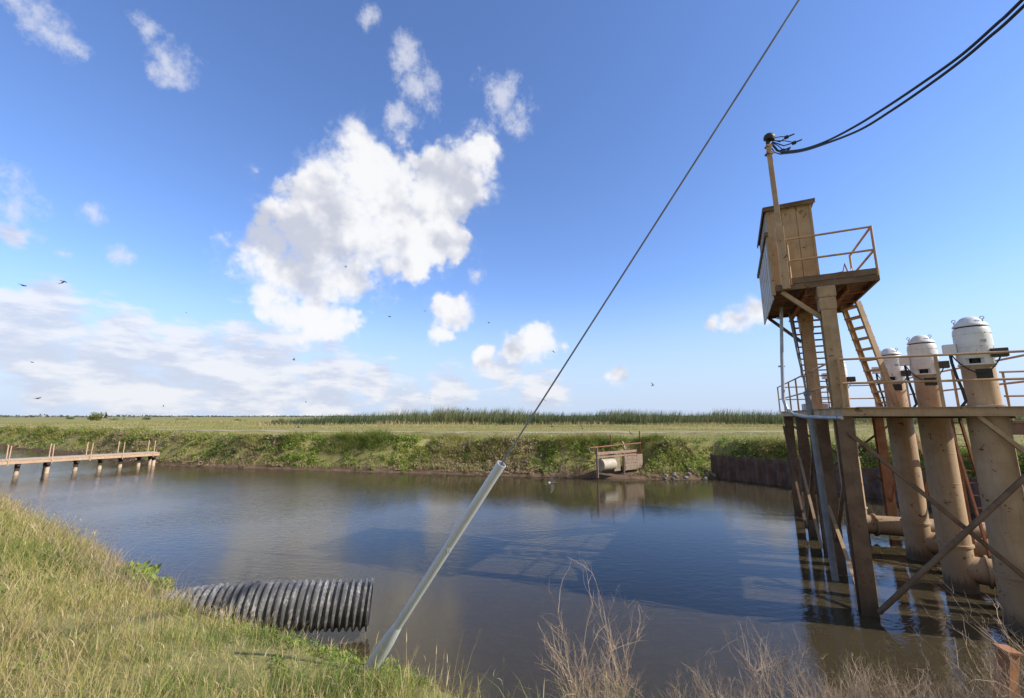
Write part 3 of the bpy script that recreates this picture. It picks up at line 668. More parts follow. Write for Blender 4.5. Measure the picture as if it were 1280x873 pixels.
# handrails of the upper landing
q=MB()
for hz in (1.1,.55): q.tube([tf(-.02,.25,TD+hz),tf(-.02,TW,TD+hz),],.026,8); q.tube([tf(-.02,TW,TD+hz),tf(1.98,TW,TD+hz)],.026,8)
q.build('rail',M['rail'],tow)
for s,w in ((-.02,TW),(1.98,TW),(-.02,.32)):
    q=MB(); q.tube([tf(s,w,TD-.05),tf(s,w,TD+(1.12 if w>1 else 1.1))],.026,8); q.build('rail_post',M['rail'],tow)
q=MB(); q.tube([tf(.9,1.3,TD),tf(.9,1.3,TD+.36),tf(.9,1.53,TD+.38),tf(.9,1.58,TD+.58),tf(.95,1.64,TD+.35),tf(.95,1.64,TD)],.02,8); q.build('hatch_stile',M['rail'],tow)
pts=[tf(.9,1.58,TD+.56).lerp(tf(1.98,TW,TD+.75),i/10)-Z*.2*math.sin(PI*i/10) for i in range(11)]
q=MB(); q.tube(pts,.008,5); q.build('chain',M['galv'],tow)
# ship ladder on the right
def stair(name,label,top,bot,wdir,wid,n,stw,mat,rails=False,tread=.09,th=.04):
    t=thing(name,label,'ladder',bot,0); top=Vector(top);bot=Vector(bot);wd=Vector(wdir).normalized(); d=(top-bot); dn_=d.normalized(); hor=wd.cross(Z).normalized()
    up_=dn_.cross(wd).normalized()
    for sgn in (-1,1):
        q=MB(); o_=wd*(sgn*wid/2)
        q.box((top+bot)/2+o_,(.012,d.length,stw),(wd,dn_,up_))
        for e in (-1,1): q.box((top+bot)/2+o_-wd*sgn*.026+up_*(e*(stw/2-.006)),(.04,d.length-.002,.012),(wd,dn_,up_))
        q.build('stringer',M[mat],t)
    for i in range(n):
        p=bot.lerp(top,(i+.6)/n); q=MB(); q.box(p,(wid-.02,tread,th),(wd,hor,Z)); q.build('tread',M[mat],t)
    if rails:
        for sgn in (-1,1):
            q=MB(); o_=wd*(sgn*(wid/2+.03)); off=up_*.0
            a=bot+o_+Z*.95;c=top+o_+Z*.25
            q.tube([bot+o_+Z*.05,a,c],.018,6); m1=a.lerp(c,.4); q.tube([bot.lerp(top,.4)+o_,m1],.014,6); q.tube([bot.lerp(top,.75)+o_,a.lerp(c,.75)],.014,6); q.build('handrail',M['rail'],t)
    return t
stair('ship_ladder','steep tan ship ladder leaning against the right side of the tower',tf(2.25,TW-.08,TB),pf(2.75,1.58,DT),(U*.86-W*.5),.50,10,.14,'tan',tread=.21,th=.04)
stair('access_stair','steep open stair with thin dark treads behind the tower columns',tf(3.55,1.2,TB-.05),pf(6.9,1.0,DT),W,1.05,16,.10,'tan_dark',True,tread=.16,th=.03)
# rusty ladder under the deck
stair('pile_ladder','narrow rusty ladder hanging below the deck between two pump columns',(11.52,11.30,3.95),(11.62,10.98,.7),(W*.96+U*.28),.30,11,.05,'rust',tread=.022,th=.022)

# ------------------------------------------------------------------ service mast, cables, conduits
mb=tf(.0-.06,.2,TD); mast=thing('service_mast','tall tan mast with a black weatherhead rising beside the cabin','mast',mb)
mt=Vector((mb.x-.02,mb.y+.02,10.83))
q=MB(); q.bar(mb-Z*.15,mb+Z*1.45,.16,.16,U); q.bar(mb+Z*1.44,mt,.105,.105,U); q.build('pole',M['tan'],mast,bevel=.006)
q=MB(); q.tube([mt+Z*-.02,mt+Z*.12],.05,10); q.lathe([(.06,-.02),(.125,.0),(.135,.05),(.12,.11),(.08,.15),(0,.165)],mt+Vector((.02,-.02,.13)),(.15,-.25,1),20); q.build('weatherhead',M['black'],mast)
q=MB(); q.box(mt+Z*-.25,(.15,.15,.05)); q.box(mt+Z*-.05,(.13,.13,.04)); q.build('clamp',M['rust'],mast)
for (dx,dy,dz,l) in ((.42,-.12,.14,0),(.55,-.18,-.06,0),(.30,-.1,-.22,0)):
    e=mt+Vector((dx,dy,dz)); s_=mt+Vector((.08,-.04,.08+dz*.3)); q=MB()
    q.tube([s_,s_.lerp(e,.5)+Z*(-.10),e],.014,6); q.tube([s_+Z*.03,s_.lerp(e,.6)+Z*.04,e],.011,6); q.lathe([(.02,-.06),(.045,-.05),(.045,.02),(.02,.03),(.016,.17),(0,.172)],e,(.9,-.3,.28),12); q.build('cable_clamp',M['black'],mast)
q=MB(); q.tube([mt+Vector((.06,-.03,.02)),mt+Vector((.16,-.06,-.2)),mt+Vector((.28,-.1,-.30)),mt+Vector((.4,-.2,-.24))],.018,6); q.tube([mt+Vector((.05,-.03,-.1)),mt+Vector((.10,-.06,-.25)),mt+Vector((.22,-.1,-.33))],.014,6); q.build('drip_loop',M['black'],mast)
def cable(pix,label,r):
    a=Vector((6.6,9.9,0)); d=Vector((6.3,0,0))-a; pts=[]
    for px,py in pix:
        r_=ray(px,py); k_=r_.x/r_.y; m_=(a.x-k_*a.y)/(k_*d.y-d.x); y=a.y+d.y*m_
        pts.append(Vector((r_.x*y/r_.y,y,CAM_Z+r_.z*y/r_.y)))
    # smooth in depth
    e=pts[-1]; pts+= [Vector((6.42,3.0,e.z+.3)),Vector((6.36,1.5,e.z+.8)),Vector((6.3,-.3,e.z+1.6))]
    # Catmull-Rom
    out=[]
    for i in range(len(pts)-1):
        p0=pts[max(i-1,0)];p1=pts[i];p2=pts[i+1];p3=pts[min(i+2,len(pts)-1)]
        for j in range(6):
            t=j/6; out.append(.5*((2*p1)+(-p0+p2)*t+(2*p0-5*p1+4*p2-p3)*t*t+(-p0+3*p1-3*p2+p3)*t**3))
    out.append(pts[-1]); q=MB(); q.tube(out,r,8); o=q.build('power_cable',M['black'],None,org=pts[0]); tag(o,label,'cable',group='cables to the service mast')
cable([(976,192.5),(1002.5,189),(1032.5,179.5),(1075,162.5),(1115,138),(1157.5,109),(1200,77.5),(1235,48),(1280,7.5)],'lower of two black power cables sagging to the mast top',.022)
cable([(976,190),(1002,187.2),(1032,177.2),(1067.5,159),(1105,136),(1150,106),(1200,70.5),(1245,31),(1277,1)],'upper of two black power cables sagging to the mast top',.022)
c1=thing('cable_conduit','slim grey conduit dropping from the tower floor and bending under the platform edge','conduit',(7.2,11.2,DB))
q=MB(); q.tube([(7.28,11.2,TB-.1),(7.16,11.22,5.5),(7.08,11.22,4.45),(7.10,11.15,4.18),(7.16,11.0,4.04),(7.26,10.7,3.98),(7.17,9.75,3.965),(7.2,9.45,3.965)],.042,10); q.build('pipe',M['galv'],c1)
q=MB(); q.box((7.14,11.24,5.3),(.16,.05,.04)); q.box((7.22,11.22,6.6),(.15,.05,.04)); q.build('strap',M['galv'],c1)
c2=thing('riser_conduit','thick grey conduit running down into the water along the piles','conduit',(8.0,11.5,0))
q=MB(); q.tube([(7.93,11.52,4.62),(7.98,11.48,2.5),(8.03,11.42,-.8)],.075,14); q.build('pipe',M['conduit'],c2)
q=MB(); q.tube([(7.93,11.52,4.6),(7.86,11.6,5.6),(7.8,11.7,TB-.05)],.026,8); q.build('upper_pipe',M['conduit'],c2)
q=MB(); q.lathe([(.08,0),(.088,.01),(.088,.1),(.08,.11),(.03,.13)],(7.93,11.52,4.54),(0,0,1),14); q.build('coupling',M['conduit'],c2)

# ------------------------------------------------------------------ guy wire and its guard
GA=Vector((-1.46,5.02,1.43)); GT=Vector((-.0975,4.137,3.56)); gd=(GT-GA).normalized(); GL=(GT-GA).length
gz_=zt(GA.x,GA.y); foot=GA-gd*max(.0,(GA.z-gz_)/gd.z+.15)
t=thing('guy_guard','grey half round guy wire guard leaning up from the near bank','guard',foot)
q=MB(); q.lathe([(.045,.25),(.045,GL+(GA-foot).length),(.040,GL+(GA-foot).length),(.040,.25)],foot,gd,28); q.build('tube',M['guard'],t)
q=MB(); q.lathe([(.062,.1),(.072,.45),(.068,.62),(.050,.82),(.045,.84)],foot,gd,20); q.build('boot',M['guard'],t)
q=MB(); q.box(foot+gd*1.9+Vector((.02,-.05,0)),(.03,.02,.05)); q.build('bolt',M['galv'],t)
q=MB(); q.tube([foot+gd*.2,foot+gd*13.2],.0075,6); o=q.build('guy_wire',M['conduit'],None,org=foot); tag(o,'thin dark guy wire rising steeply from the grey guard','wire')

# ------------------------------------------------------------------ corrugated drain pipe
t=thing('drain_pipe','black corrugated plastic drain pipe reaching from the grass over the water','pipe',(-6,8.1,.9))
axp=[Vector((-7.3,7.9,-.05)),Vector((-6.5,7.98,.38)),Vector((-5.8,8.06,.60)),Vector((-4.8,8.26,.64)),Vector((-3.7,8.50,.60)),Vector((-2.66,8.74,.53))]
cr=[]
for i in range(len(axp)-1):
    p0_=axp[max(i-1,0)];p1_=axp[i];p2_=axp[i+1];p3_=axp[min(i+2,len(axp)-1)]
    n_=44
    for j in range(n_):
        tt_=j/n_; cr.append(.5*((2*p1_)+(-p0_+p2_)*tt_+(2*p0_-5*p1_+4*p2_-p3_)*tt_*tt_+(-p0_+3*p1_-3*p2_+p3_)*tt_**3))
cr.append(axp[-1]); L=0; rs=[]
for i,p in enumerate(cr):
    if i: L+=(p-cr[i-1]).length
    ph=math.sin(2*PI*L/.118); rs.append(.392+.033*math.tanh(2.2*ph)*(1+.15*math.sin(L*3)))
q=MB(); q.tube(cr,rs,40,cap=False); q.build('corrugated_wall',M['hdpe'],t)
q=MB(); q.tube([cr[0],cr[len(cr)//2],cr[-1]],.35,32,cap=False); q.build('liner',M['black'],t)
d_=(cr[-1]-cr[-3]).normalized(); q=MB(); q.lathe([(.35,0),(.425,-.001),(.43,-.03),(.37,-.035)],cr[-1]+d_*.002,d_,40); q.build('end_rim',M['hdpe'],t)

# ------------------------------------------------------------------ footbridge on the left
A_=at_z(18,594,0); B_=at_z(187,582,0); dv=(B_-A_).normalized(); A_=A_-dv*7; B_=B_+dv*.35; nv=Vector((dv.y,-dv.x,0)); BL=(B_-A_).length
br=thing('footbridge','long low timber footbridge crossing the pond at the left','footbridge',A_.lerp(B_,.5))
BW=1.75; BZ=1.02
q=MB(); npl=int(BL/.2)
for i in range(npl):
    q.box(A_+dv*(BL*(i+.5)/npl)+Z*(BZ+.02+.006*random.random()),(BW,BL/npl-.02,.05),(nv,dv,Z))
q.build('deck_planks',M['pale_wood'],br)
for sg in (-1,1):
    q=MB(); q.bar(A_+nv*(sg*.8)+Z*(BZ-.14),B_+nv*(sg*.8)+Z*(BZ-.10),.09,.20); q.build('stringer',M['wood'],br)
BP=[at_z(px,py,0) for px,py in ((18,595),(55,592),(88,587.5),(117,585),(143,583.5),(168,582.5),(187,582))]
for i,p in enumerate(BP):
    s=(p-A_).dot(dv)+.1
    for sg in ((-1,1) if i in (1,6) else (0,)):
        q=MB(); c=A_+dv*s+nv*(sg*.5); q.tube([c+Z*-1.5,c+Z*.46],.13,12); pl_=q.build('pile',M['pale_wood'],br)
        q=MB(); q.tube([c+Z*.455,c+Z*(BZ-.28)],.138,12); q.build('pile_cap',M['black_wood'],pl_)  # upper half of the pile, darker than the lower
    q=MB(); q.bar(A_+dv*s-nv*.87+Z*(BZ-.33),A_+dv*s+nv*.87+Z*(BZ-.33),.16,.13); q.build('cross_beam',M['black_wood'],br)
for px in ((14,),(68,),(115,),(155,),(193,)):
    # pair of uprights, one either side
    rr_=ray(px[0],560); k_=rr_.x/rr_.y; c0_=A_+nv*.87; s=(k_*c0_.y-c0_.x)/(dv.x-k_*dv.y)
    for sg in (-1,1):
        q=MB(); c=A_+dv*s+nv*(sg*.87); tl=Vector((random.uniform(-.03,.05),random.uniform(-.03,.03),0)); q.bar(c+Z*(BZ-.3),c+tl+Z*(BZ+1.0),.05,.05,U); q.build('upright',M['wood'],br)

# ------------------------------------------------------------------ inlet structure on the far bank
I0=Vector((5.35,27.7,0)); ID=Vector((.80,.60,0)); IN=Vector((ID.y,-ID.x,0))
def inf(s,w,z): return I0+ID*s+IN*w+Z*z
IAX=(ID,IN,Z)
inl=thing('inlet_structure','rusty inlet frame with a cream pipe and timber panels on the far bank','inlet',inf(2,0,.3))
for s,zt_,zb_,mt_ in ((0,2.05,.5,'pink'),(2.55,1.75,-.3,'grey_wood'),(3.9,1.9,.4,'rust')):
    q=MB(); q.bar(inf(s,0,zb_-.3),inf(s,0,zt_),.11,.11,U); q.build('post',M[mt_],inl)
q=MB(); q.tube([inf(-.45,-.1,2.05),inf(0,-.1,2.06),inf(4.6,-.1,2.16)],.04,8); q.build('top_rail',M['rust'],inl)
q=MB(); q.box(inf(1.9,.03,1.68),(3.9,.10,.16),IAX); q.build('beam',M['pink'],inl); q=MB(); q.box(inf(1.9,.03,1.45),(3.9,.08,.10),IAX); q.build('beam',M['pink'],inl)
q=MB(); q.lathe([(0,0),(.36,0),(.36,1.18),(.30,1.18),(.30,.02)],inf(.38,-.08,.95),ID,24); q.build('pipe',M['cream'],inl)
q=MB(); q.box(inf(1.85,.02,.92),(.6,.07,.85),IAX); q.build('panel',M['grey_wood'],inl); q=MB(); q.box(inf(3.25,.02,.92),(1.25,.07,.90),IAX)
for z_ in (.62,.8,1.0,1.2): q.box(inf(3.25,.065,z_),(1.24,.02,.15),IAX)
q.build('panel',M['grey_wood'],inl)
q=MB(); q.box(inf(4.25,-.1,.95),(.9,.06,.95),IAX); q.build('wing_plate',M['grey_wood'],inl)
q=MB(); q.tube([inf(-.5,-.1,2.12),inf(-.62,-.1,1.95),inf(-.5,-.1,1.8),inf(0,-.1,1.7)],.04,6); q.build('bent_rail',M['pink'],inl)
q=MB(); q.bar(inf(2.4,-.9,1.6),inf(2.4,-.9,2.75),.06,.06,U); o=q.build('stake',M['rust'],None,org=inf(2.4,-.9,1.6)); tag(o,'short dark stake standing behind the inlet frame, left one of two','stake')
q=MB(); q.bar(inf(5.2,-.6,1.4),inf(5.2,-.6,2.95),.07,.07,U); o=q.build('stake',M['rust'],None,org=inf(5.2,-.6,1.4)); tag(o,'taller dark stake at the right end of the inlet frame','stake')
p=at_y(781,556,30.5); q=MB(); q.tube([p-Z*.3,p+Vector((-.05,0,.0)),p+Vector((-.16,0,.22))],.03,6); o=q.build('white_marker',M['white'],None,org=p); tag(o,'small slanting white marker in grass above the inlet frame','marker')

# ------------------------------------------------------------------ sheet pile wall
SW=[Vector((x,y,0)) for x,y in ((13.3,29.5),(15.0,27.0),(16.6,24.8),(18.0,22),(19.3,18),(20.3,14),(20.8,10.2))]
sp=resample(SW,.15); sw=thing('sheet_pile_wall','dark rusty sheet pile wall holding the bank behind the platform','retaining wall',SW[0])
q=MB(); vs=[];fs=[];n_=len(sp)
for i,p in enumerate(sp):
    d=(sp[min(i+1,n_-1)]-sp[max(i-1,0)]).normalized(); nn=Vector((d.y,-d.x,0)); ph=[0,1,1,0][i%4]*.13; tp_=1.43+.05*random.random()+.12*(random.random()<.06)
    for off in (0,.02):
        c=p-nn*(ph+off*0)+nn*off; vs+= [c+Z*-1.,c+Z*tp_]
for i in range(n_-1):
    a=i*4;b2=(i+1)*4; fs+=[(a,b2,b2+1,a+1),(a+2,a+3,b2+3,b2+2),(a+1,b2+1,b2+3,a+3)]
q.add(vs,fs); q.build('sheet_piles',M['sheet'],sw)
q=MB()
for a,c in zip(SW[:-1],SW[1:]):
    d=(c-a).normalized(); nn=Vector((d.y,-d.x,0)); q.bar(a-nn*.3+Z*.16,c-nn*.3+Z*.16,.22,.16)
q.build('waler',M['sheet'],sw)
# ground retained behind the wall gets bushes and grass of its own (weeds above)
# stones at the foot of the far bank beside the wall
for i in range(46):
    px=random.uniform(858,926); z=random.uniform(.05,.9); py=598-z*22+random.uniform(-3,6)*.3
    d=random.uniform(.0,2.2); x=9.8+4.*random.random(); 
    y=28.25+(.9 if x>12.6 else 0)+d*.9; hz=zt(x,y); rad=random.uniform(.05,.16)
    bm=bmesh.new(); bmesh.ops.create_icosphere(bm,subdivisions=2,radius=rad)
    for v in bm.verts: v.co=Vector((v.co.x*1.2,v.co.y,v.co.z*.75))*(1+random.uniform(-.16,.16))
    me=bpy.data.meshes.new('rock'); bm.to_mesh(me); bm.free(); me.materials.append(M['rock'])
    o=bpy.data.objects.new('rock',me); link(o); o.location=(x,y,hz+rad*.35); o.rotation_euler=(random.random(),random.random(),random.random()*6)
    tag(o,'pale grey stone lying on the far bank left of the sheet pile wall','rock','stones on the far bank')

# ------------------------------------------------------------------ dry shrubs on the near bank
def shrub(px,y,hgt,spread,stems,label,lean=(0,0),seed=0,r0=.0052,twigs=5):
    rd=random.Random(seed); tight=spread>.75; hgt*=.80 if tight else .95; stems=int(stems*1.6) if spread>.85 else stems; r0=r0*(.75 if tight else 1); k_=(px-640)/598.; x=k_*y; base=Vector((x,y,zt(x,y)-.05)); q=MB()
    def branch(p,d,L,r,lvl):
        n=5 if lvl==0 else 4; pts=[p.copy()];dd=d.copy()
        for i in range(n):
            dd=(dd+Vector((rd.gauss(0,.16),rd.gauss(0,.16),rd.gauss(.02,.10)))*(1+.4*lvl)).normalized(); pts.append(pts[-1]+dd*(L/n))
        q.tube(pts,[r*(1-.7*i/n) for i in range(n+1)],4 if lvl==0 else 3,cap=False)
        if lvl<2:
            for _ in range(twigs if lvl==0 else 3):
                j=rd.randint(1,n); a=rd.random()*2*PI; side=Vector((math.cos(a),math.sin(a),rd.uniform(.1,.9))).normalized()
                branch(pts[j],(dd*.7+side*.8).normalized(),L*rd.uniform(.25,.5),r*.55,lvl+1)
    for i in range(stems):
        a=rd.random()*2*PI; s_=rd.random()*spread
        d=Vector((math.cos(a)*s_+lean[0],math.sin(a)*s_*.7+lean[1],1)).normalized()
        branch(base+Vector((math.cos(a)*.25*spread*rd.random(),math.sin(a)*.2*spread*rd.random(),0)),d,hgt*rd.uniform(.45,1.)*(1-.3*s_/max(spread,.01)),r0*rd.uniform(.7,1.1),0)
    o=q.build('dry_shrub',M['twig'],None,org=base); tag(o,label,'shrub','dry leafless shrubs on the near bank')
SH=[(722,5.1,1.3,.35,11,'tall dry shrub with bare curving stems, leftmost of the row',(-.1,0)),
(775,5.25,1.6,.22,13,'tallest bleached shrub, upright stems just left of centre bottom',(.02,0)),
(740,4.9,.85,.8,40,'low tangled dry shrub at the foot of the tallest one',(0,0)),
(850,5.2,.95,.6,10,'small sparse dry shrub with one pale hooked twig, standing apart',(.15,0)),
(910,5.0,.78,.9,34,'low arching dry shrub between the sparse shrub and the big tangle',(.0,0)),
(968,5.15,1.3,.5,12,'spreading shrub with forked twigs left of the tower leg',(-.25,0)),
(1008,5.3,1.4,.4,10,'thin shrub reaching up in front of the tower leg',(-.15,0)),
(1040,5.1,.82,1.,54,'dense straw coloured tangle below the tower leg',(0,0)),
(1090,5.25,.85,1.,56,'dense tangle of dry stems in front of the pipe brace',(.1,0)),
(1140,5.2,.72,1.,48,'dry tangle in front of the middle pump column',(0,0)),
(1190,5.15,.72,1.,46,'dry tangle with looping stems under the discharge pipe',(.1,0)),
(1235,5.1,.7,.9,40,'dry tangle beside the broken timber stub',(0,0)),
(1285,5.0,1.15,.7,18,'tall dark shrub crossing the nearest pump column at the right edge',(-.35,0)),
(1325,4.9,1.45,.6,14,'shrub leaning in from the right edge with long pale twigs',(-.5,0)),]
for i,(px,y,h_,sp_,st_,lb,le) in enumerate(SH): shrub(px,y,h_,sp_,st_,lb,le,100+i)
# small green plants and a bare twig where the bank meets the drain pipe
def leafplant(px,py,z,hh,ww,n,label,tint):
    b_=at_z(px,py,z); b_.z=zt(b_.x,b_.y); d=rng.normal(size=(n,3)); d/=np.linalg.norm(d,axis=1)[:,None]
    C=np.array([0,0,hh*.5])+d*(rng.random(n)**.4)[:,None]*np.array([ww,ww,hh*.5]); V,T,A=leaves(C,.045+.05*rng.random(n),np.clip(tint+rng.normal(0,.12,n),0,.7))
    o=mesh_np('broadleaf_weed',V,T,M['weeds'],{'tint':A}); o.location=b_; tag(o,label,'plant','leafy weeds by the drain pipe')
leafplant(212,738,.6,.45,.35,420,'bright green leafy weed touching the top of the drain pipe',.55)
leafplant(190,722,.6,.40,.45,500,'broad leafy weed just left of the drain pipe weed',.5)
leafplant(165,712,.7,.40,.5,420,'dull green weed farthest left in the row above the pipe',.4)
leafplant(150,735,.8,.30,.5,420,'low leafy weed in the grass below the row above the pipe',.45)
# pale dead brush on the far bank
for px,py,lb in ((703,588,'pale dead brush on the far bank, left one beside the inlet frame'),(722,590,'pale dead brush leaning against the shadow left of the inlet frame')):
    b_=at_y(px,py,29.3); b_.z=zt(b_.x,b_.y)+.1; q=MB(); rd=random.Random(px)
    for i in range(36):
        a=rd.random()*6.3; d=Vector((math.cos(a)*.35+.1,math.sin(a)*.3-.2,1)).normalized(); L=rd.uniform(.6,1.2); p=b_+Vector((rd.gauss(0,.2),rd.gauss(0,.15),0))
        q.tube([p,p+d*L*.5+Vector((0,0,.03)),p+d*L],[.014,.010,.004],3,cap=False)
    o=q.build('dead_brush',M['twig'],None,org=b_); tag(o,lb,'brush')
# timber stub at the near bank
p=at_y(1248,815,6.3); q=MB(); q.box((0,0,0),(.16,.16,1.1),(Vector((.98,.17,0)),Vector((-.17,.98,0)),Z)); q.box((.0,0,.56),(.2,.19,.03)); o=q.build('timber_stub',M['orange'],None,org=(0,0,0)); o.location=p-Z*.5; o.rotation_euler=(.1,.12,0); tag(o,'broken reddish timber stub standing in the water at the right','post')

# ------------------------------------------------------------------ birds
def bird_mesh(kind):
    """one continuous figure: body with head, forked tail and two swept wings; x forward"""
    q=MB(); q.lathe([(0,-.075),(.012,-.07),(.021,-.04),(.024,0),(.020,.035),(.017,.05),(.019,.062),(.015,.08),(.005,.092),(0,.098)],(0,0,0),(1,0,0),12)
    ang={'up':R(55),'flat':R(8),'down':R(-30)}[kind]
    for sg in (-1,1):
        pr=[(0,.035,-.03),(.055,.045,-.02),(.105,.028,-.022),(.165,-.035,-.05)]  # span, leading x, trailing x
        vs=[]
        for i,(sp_,le,tr) in enumerate(pr):
            y=sg*(.012+sp_*math.cos(ang*(1 if i<3 else .8))); z=.006+sp_*math.sin(ang); th=.006*(1-i/4)
            vs+=[(le,y,z+th),(tr,y,z+th*.4),(tr,y,z-th*.4),(le,y,z-th)]
        fs=[(0,1,2,3),(12,15,14,13)]
        for i in range(3):
            for j in range(4): fs.append((i*4+j,i*4+(j+1)%4,i*4+4+(j+1)%4,i*4+4+j))
        q.add(vs,fs)
    q.add([(-.065,.012,.004),(-.065,-.012,.004),(-.13,-.028,.003),(-.112,0,.003),(-.13,.028,.003),(-.065,.012,-.004),(-.065,-.012,-.004),(-.13,-.028,-.001),(-.112,0,-.001),(-.13,.028,-.001)],[(0,1,2,3,4),(9,8,7,6,5),(0,5,6,1),(1,6,7,2),(2,7,8,3),(3,8,9,4),(4,9,5,0)])
    o=q.build('bird',M['bird'],None,org=(0,0,0)); r_=MB(); r_.lathe([(.0,-.058),(.018,-.057),(.0245,-.04),(.0252,-.025),(.0,-.019)],(0,0,.001),(1,0,0),12); c=r_.build('rump',M['bird_pale'],o,org=(0,0,0)); return o
BM={}
BD=[(29,357,13,'flat',(.1,.2,.3),'larger dark swallow gliding at the left edge of the sky'),
(80,352,13,'down',(.5,.3,.2),'larger dark swallow with drooped wings, right of the leftmost one'),
(48,498,11,'flat',(.2,-.3,.1),'dark bird gliding low in the sky above the footbridge'),
(40,453,7,'flat',(0,.2,.4),'small bird against the grey cloud bank far left'),
(233,391,4,'flat',(.3,0,1),'tiny bird in blue sky left of the big cloud'),
(432,334,6,'up',(.2,0,1.2),'tiny bird in front of the big white cloud'),
(487,396,8,'flat',(.1,.1,.2),'small bird in blue sky just below the big cloud'),
(367,450,7,'up',(.2,.3,.6),'small bird flying before the low cloud bank below the big cloud'),
(531,389,4,'flat',(0,.3,2),'tiny bird left of the small round cloud'),
(611,403,6,'down',(0,.2,.1),'small bird in blue sky right of the small round cloud'),
(692,440,8,'flat',(.7,.4,.5),'small bird over the flat cloud beside the guy wire'),
(681,500,7,'down',(.3,.1,1),'small bird low beside the guy wire above the reeds'),
(584,512,7,'up',(.4,.2,.8),'small bird just above the reeds left of the guy wire'),
(816,482,8,'up',(.6,-.3,.3),'lone small bird in pale sky between wire and tower'),
(537,498,4,'flat',(0,0,.5),'tiny bird low in pale sky left of the guy wire'),
(204,508,4,'up',(0,.2,.5),'tiny bird close above the horizon right of the lone bush'),
(382,503,4,'up',(.2,.5,.5),'tiny bird close above the left end of the reeds'),
(131,522,13,'up',(.9,.3,.4),'brown swallow banking in front of the lone upright bush'),
(372,534,10,'flat',(.2,.3,.2),'dark bird skimming the grass left of the reeds'),
(688,533,12,'up',(.9,.2,1.),'black bird over the dirt road right of the guy wire'),
(728,536,10,'up',(.3,.2,1.6),'black bird over the dirt road left of the inlet frame'),
(788,541,11,'flat',(.8,.5,.9),'black bird over the grass right above the inlet frame'),
(689,604,24,'flat',(1.35,0,.3),'swallow with a white rump banking low over the water')]
for px,py,s_,kd,rot,lb in BD:
    if kd not in BM: o=BM[kd]=bird_mesh(kd)
    else: o=copy_tree(BM[kd])
    dist=.34*560/s_; r_=ray(px,py); pos=Vector((0,0,CAM_Z))+r_*(dist/r_.y); o.location=pos; o.rotation_euler=rot; tag(o,lb,'bird','birds flying over the pond')

# ------------------------------------------------------------------ light
SA=R(105); SE=R(35)
sd=Vector((math.sin(SA)*math.cos(SE),math.cos(SA)*math.cos(SE),math.sin(SE)))
sl=bpy.data.lights.new('sun','SUN'); sl.energy=5.0; sl.angle=R(.5); sl.color=(1,.94,.85); so=bpy.data.objects.new('sun',sl); link(so); so.rotation_euler=sd.to_track_quat('Z','Y').to_euler(); so.location=(30,0,30)
wd_=bpy.data.worlds.new('World'); S.world=wd_; wd_.use_nodes=True; nt=wd_.node_tree
for n in list(nt.nodes): nt.nodes.remove(n)
k=NT(nt); out=k.n('ShaderNodeOutputWorld'); bg=k.n('ShaderNodeBackground'); bg.inputs[1].default_value=.15
sky=k.n('ShaderNodeTexSky',sky_type='NISHITA',sun_disc=False); sky.sun_elevation=SE; sky.sun_rotation=SA; sky.altitude=0; sky.air_density=1.; sky.dust_density=.15; sky.ozone_density=1.6
D=k.n('ShaderNodeTexCoord').outputs['Generated']
def udir(px,py): return ray(px,py).normalized()
def field(blobs,vec=D):
    acc=None
    for px,py,rp in blobs:
        c=udir(px,py); rad=((udir(px+rp,py)-c).length+(udir(px,py+rp)-c).length)/2
        d=k.n('ShaderNodeVectorMath',operation='DISTANCE'); k.l(vec,d.inputs[0]); d.inputs[1].default_value=c
        v=k.math('MULTIPLY_ADD',d.outputs['Value'],-1./rad,1.)
        acc=v if acc is None else k.math('MAXIMUM',acc,v)
    return acc
def shifted(vec,o):
    x=k.n('ShaderNodeVectorMath',operation='ADD'); k.l(vec,x.inputs[0]); x.inputs[1].default_value=o; return x.outputs[0]
# warp the lookup so that outlines curl
wn=k.n('ShaderNodeTexNoise'); wn.inputs['Scale'].default_value=14; wn.inputs['Detail'].default_value=4; k.l(D,wn.inputs['Vector'])
wv_=k.n('ShaderNodeVectorMath',operation='MULTIPLY_ADD'); k.l(wn.outputs['Color'],wv_.inputs[0]); wv_.inputs[1].default_value=(.05,.05,.05); wv_.inputs[2].default_value=(-.025,-.025,-.025)
WD=k.n('ShaderNodeVectorMath',operation='ADD'); k.l(D,WD.inputs[0]); k.l(wv_.outputs[0],WD.inputs[1]); WD=WD.outputs[0]
cum=field([(455,215,62),(425,255,75),(485,245,82),(540,240,62),(575,222,46),(597,196,34),(400,305,72),(475,300,76),(520,290,62),(340,315,55),(362,335,55),(430,345,55),(355,392,36),(392,396,40),(425,398,32),(345,370,30),(555,305,40),(440,175,30),
 (564,388,30),(553,415,16),(672,428,30),(645,437,20),(605,446,20),(772,473,13),(918,399,20),(942,389,20),(895,404,15)],WD)
def puff(vec):
    v=k.n('ShaderNodeTexVoronoi',feature='F1',normalize=True); v.inputs['Scale'].default_value=11; v.inputs['Detail'].default_value=2.; v.inputs['Roughness'].default_value=.55; v.inputs['Lacunarity'].default_value=2.3
    k.l(vec,v.inputs['Vector']); return k.math('SUBTRACT',1.,v.outputs['Distance'])
wf=k.n('ShaderNodeTexNoise'); wf.inputs['Scale'].default_value=40; wf.inputs['Detail'].default_value=5; k.l(D,wf.inputs['Vector'])
wv2=k.n('ShaderNodeVectorMath',operation='MULTIPLY_ADD'); k.l(wf.outputs['Color'],wv2.inputs[0]); wv2.inputs[1].default_value=(.022,.022,.022); k.l(D,wv2.inputs[2]); PD=wv2.outputs[0]
pf_=puff(PD); n_a=k.noise(D,13,8,.62); n_b=k.noise(D,5,3,.5)
dens=k.math('ADD',k.math('ADD',cum,k.math('MULTIPLY',k.math('SUBTRACT',pf_,.72),1.7)),k.math('MULTIPLY',k.math('SUBTRACT',n_a,.5),1.0))
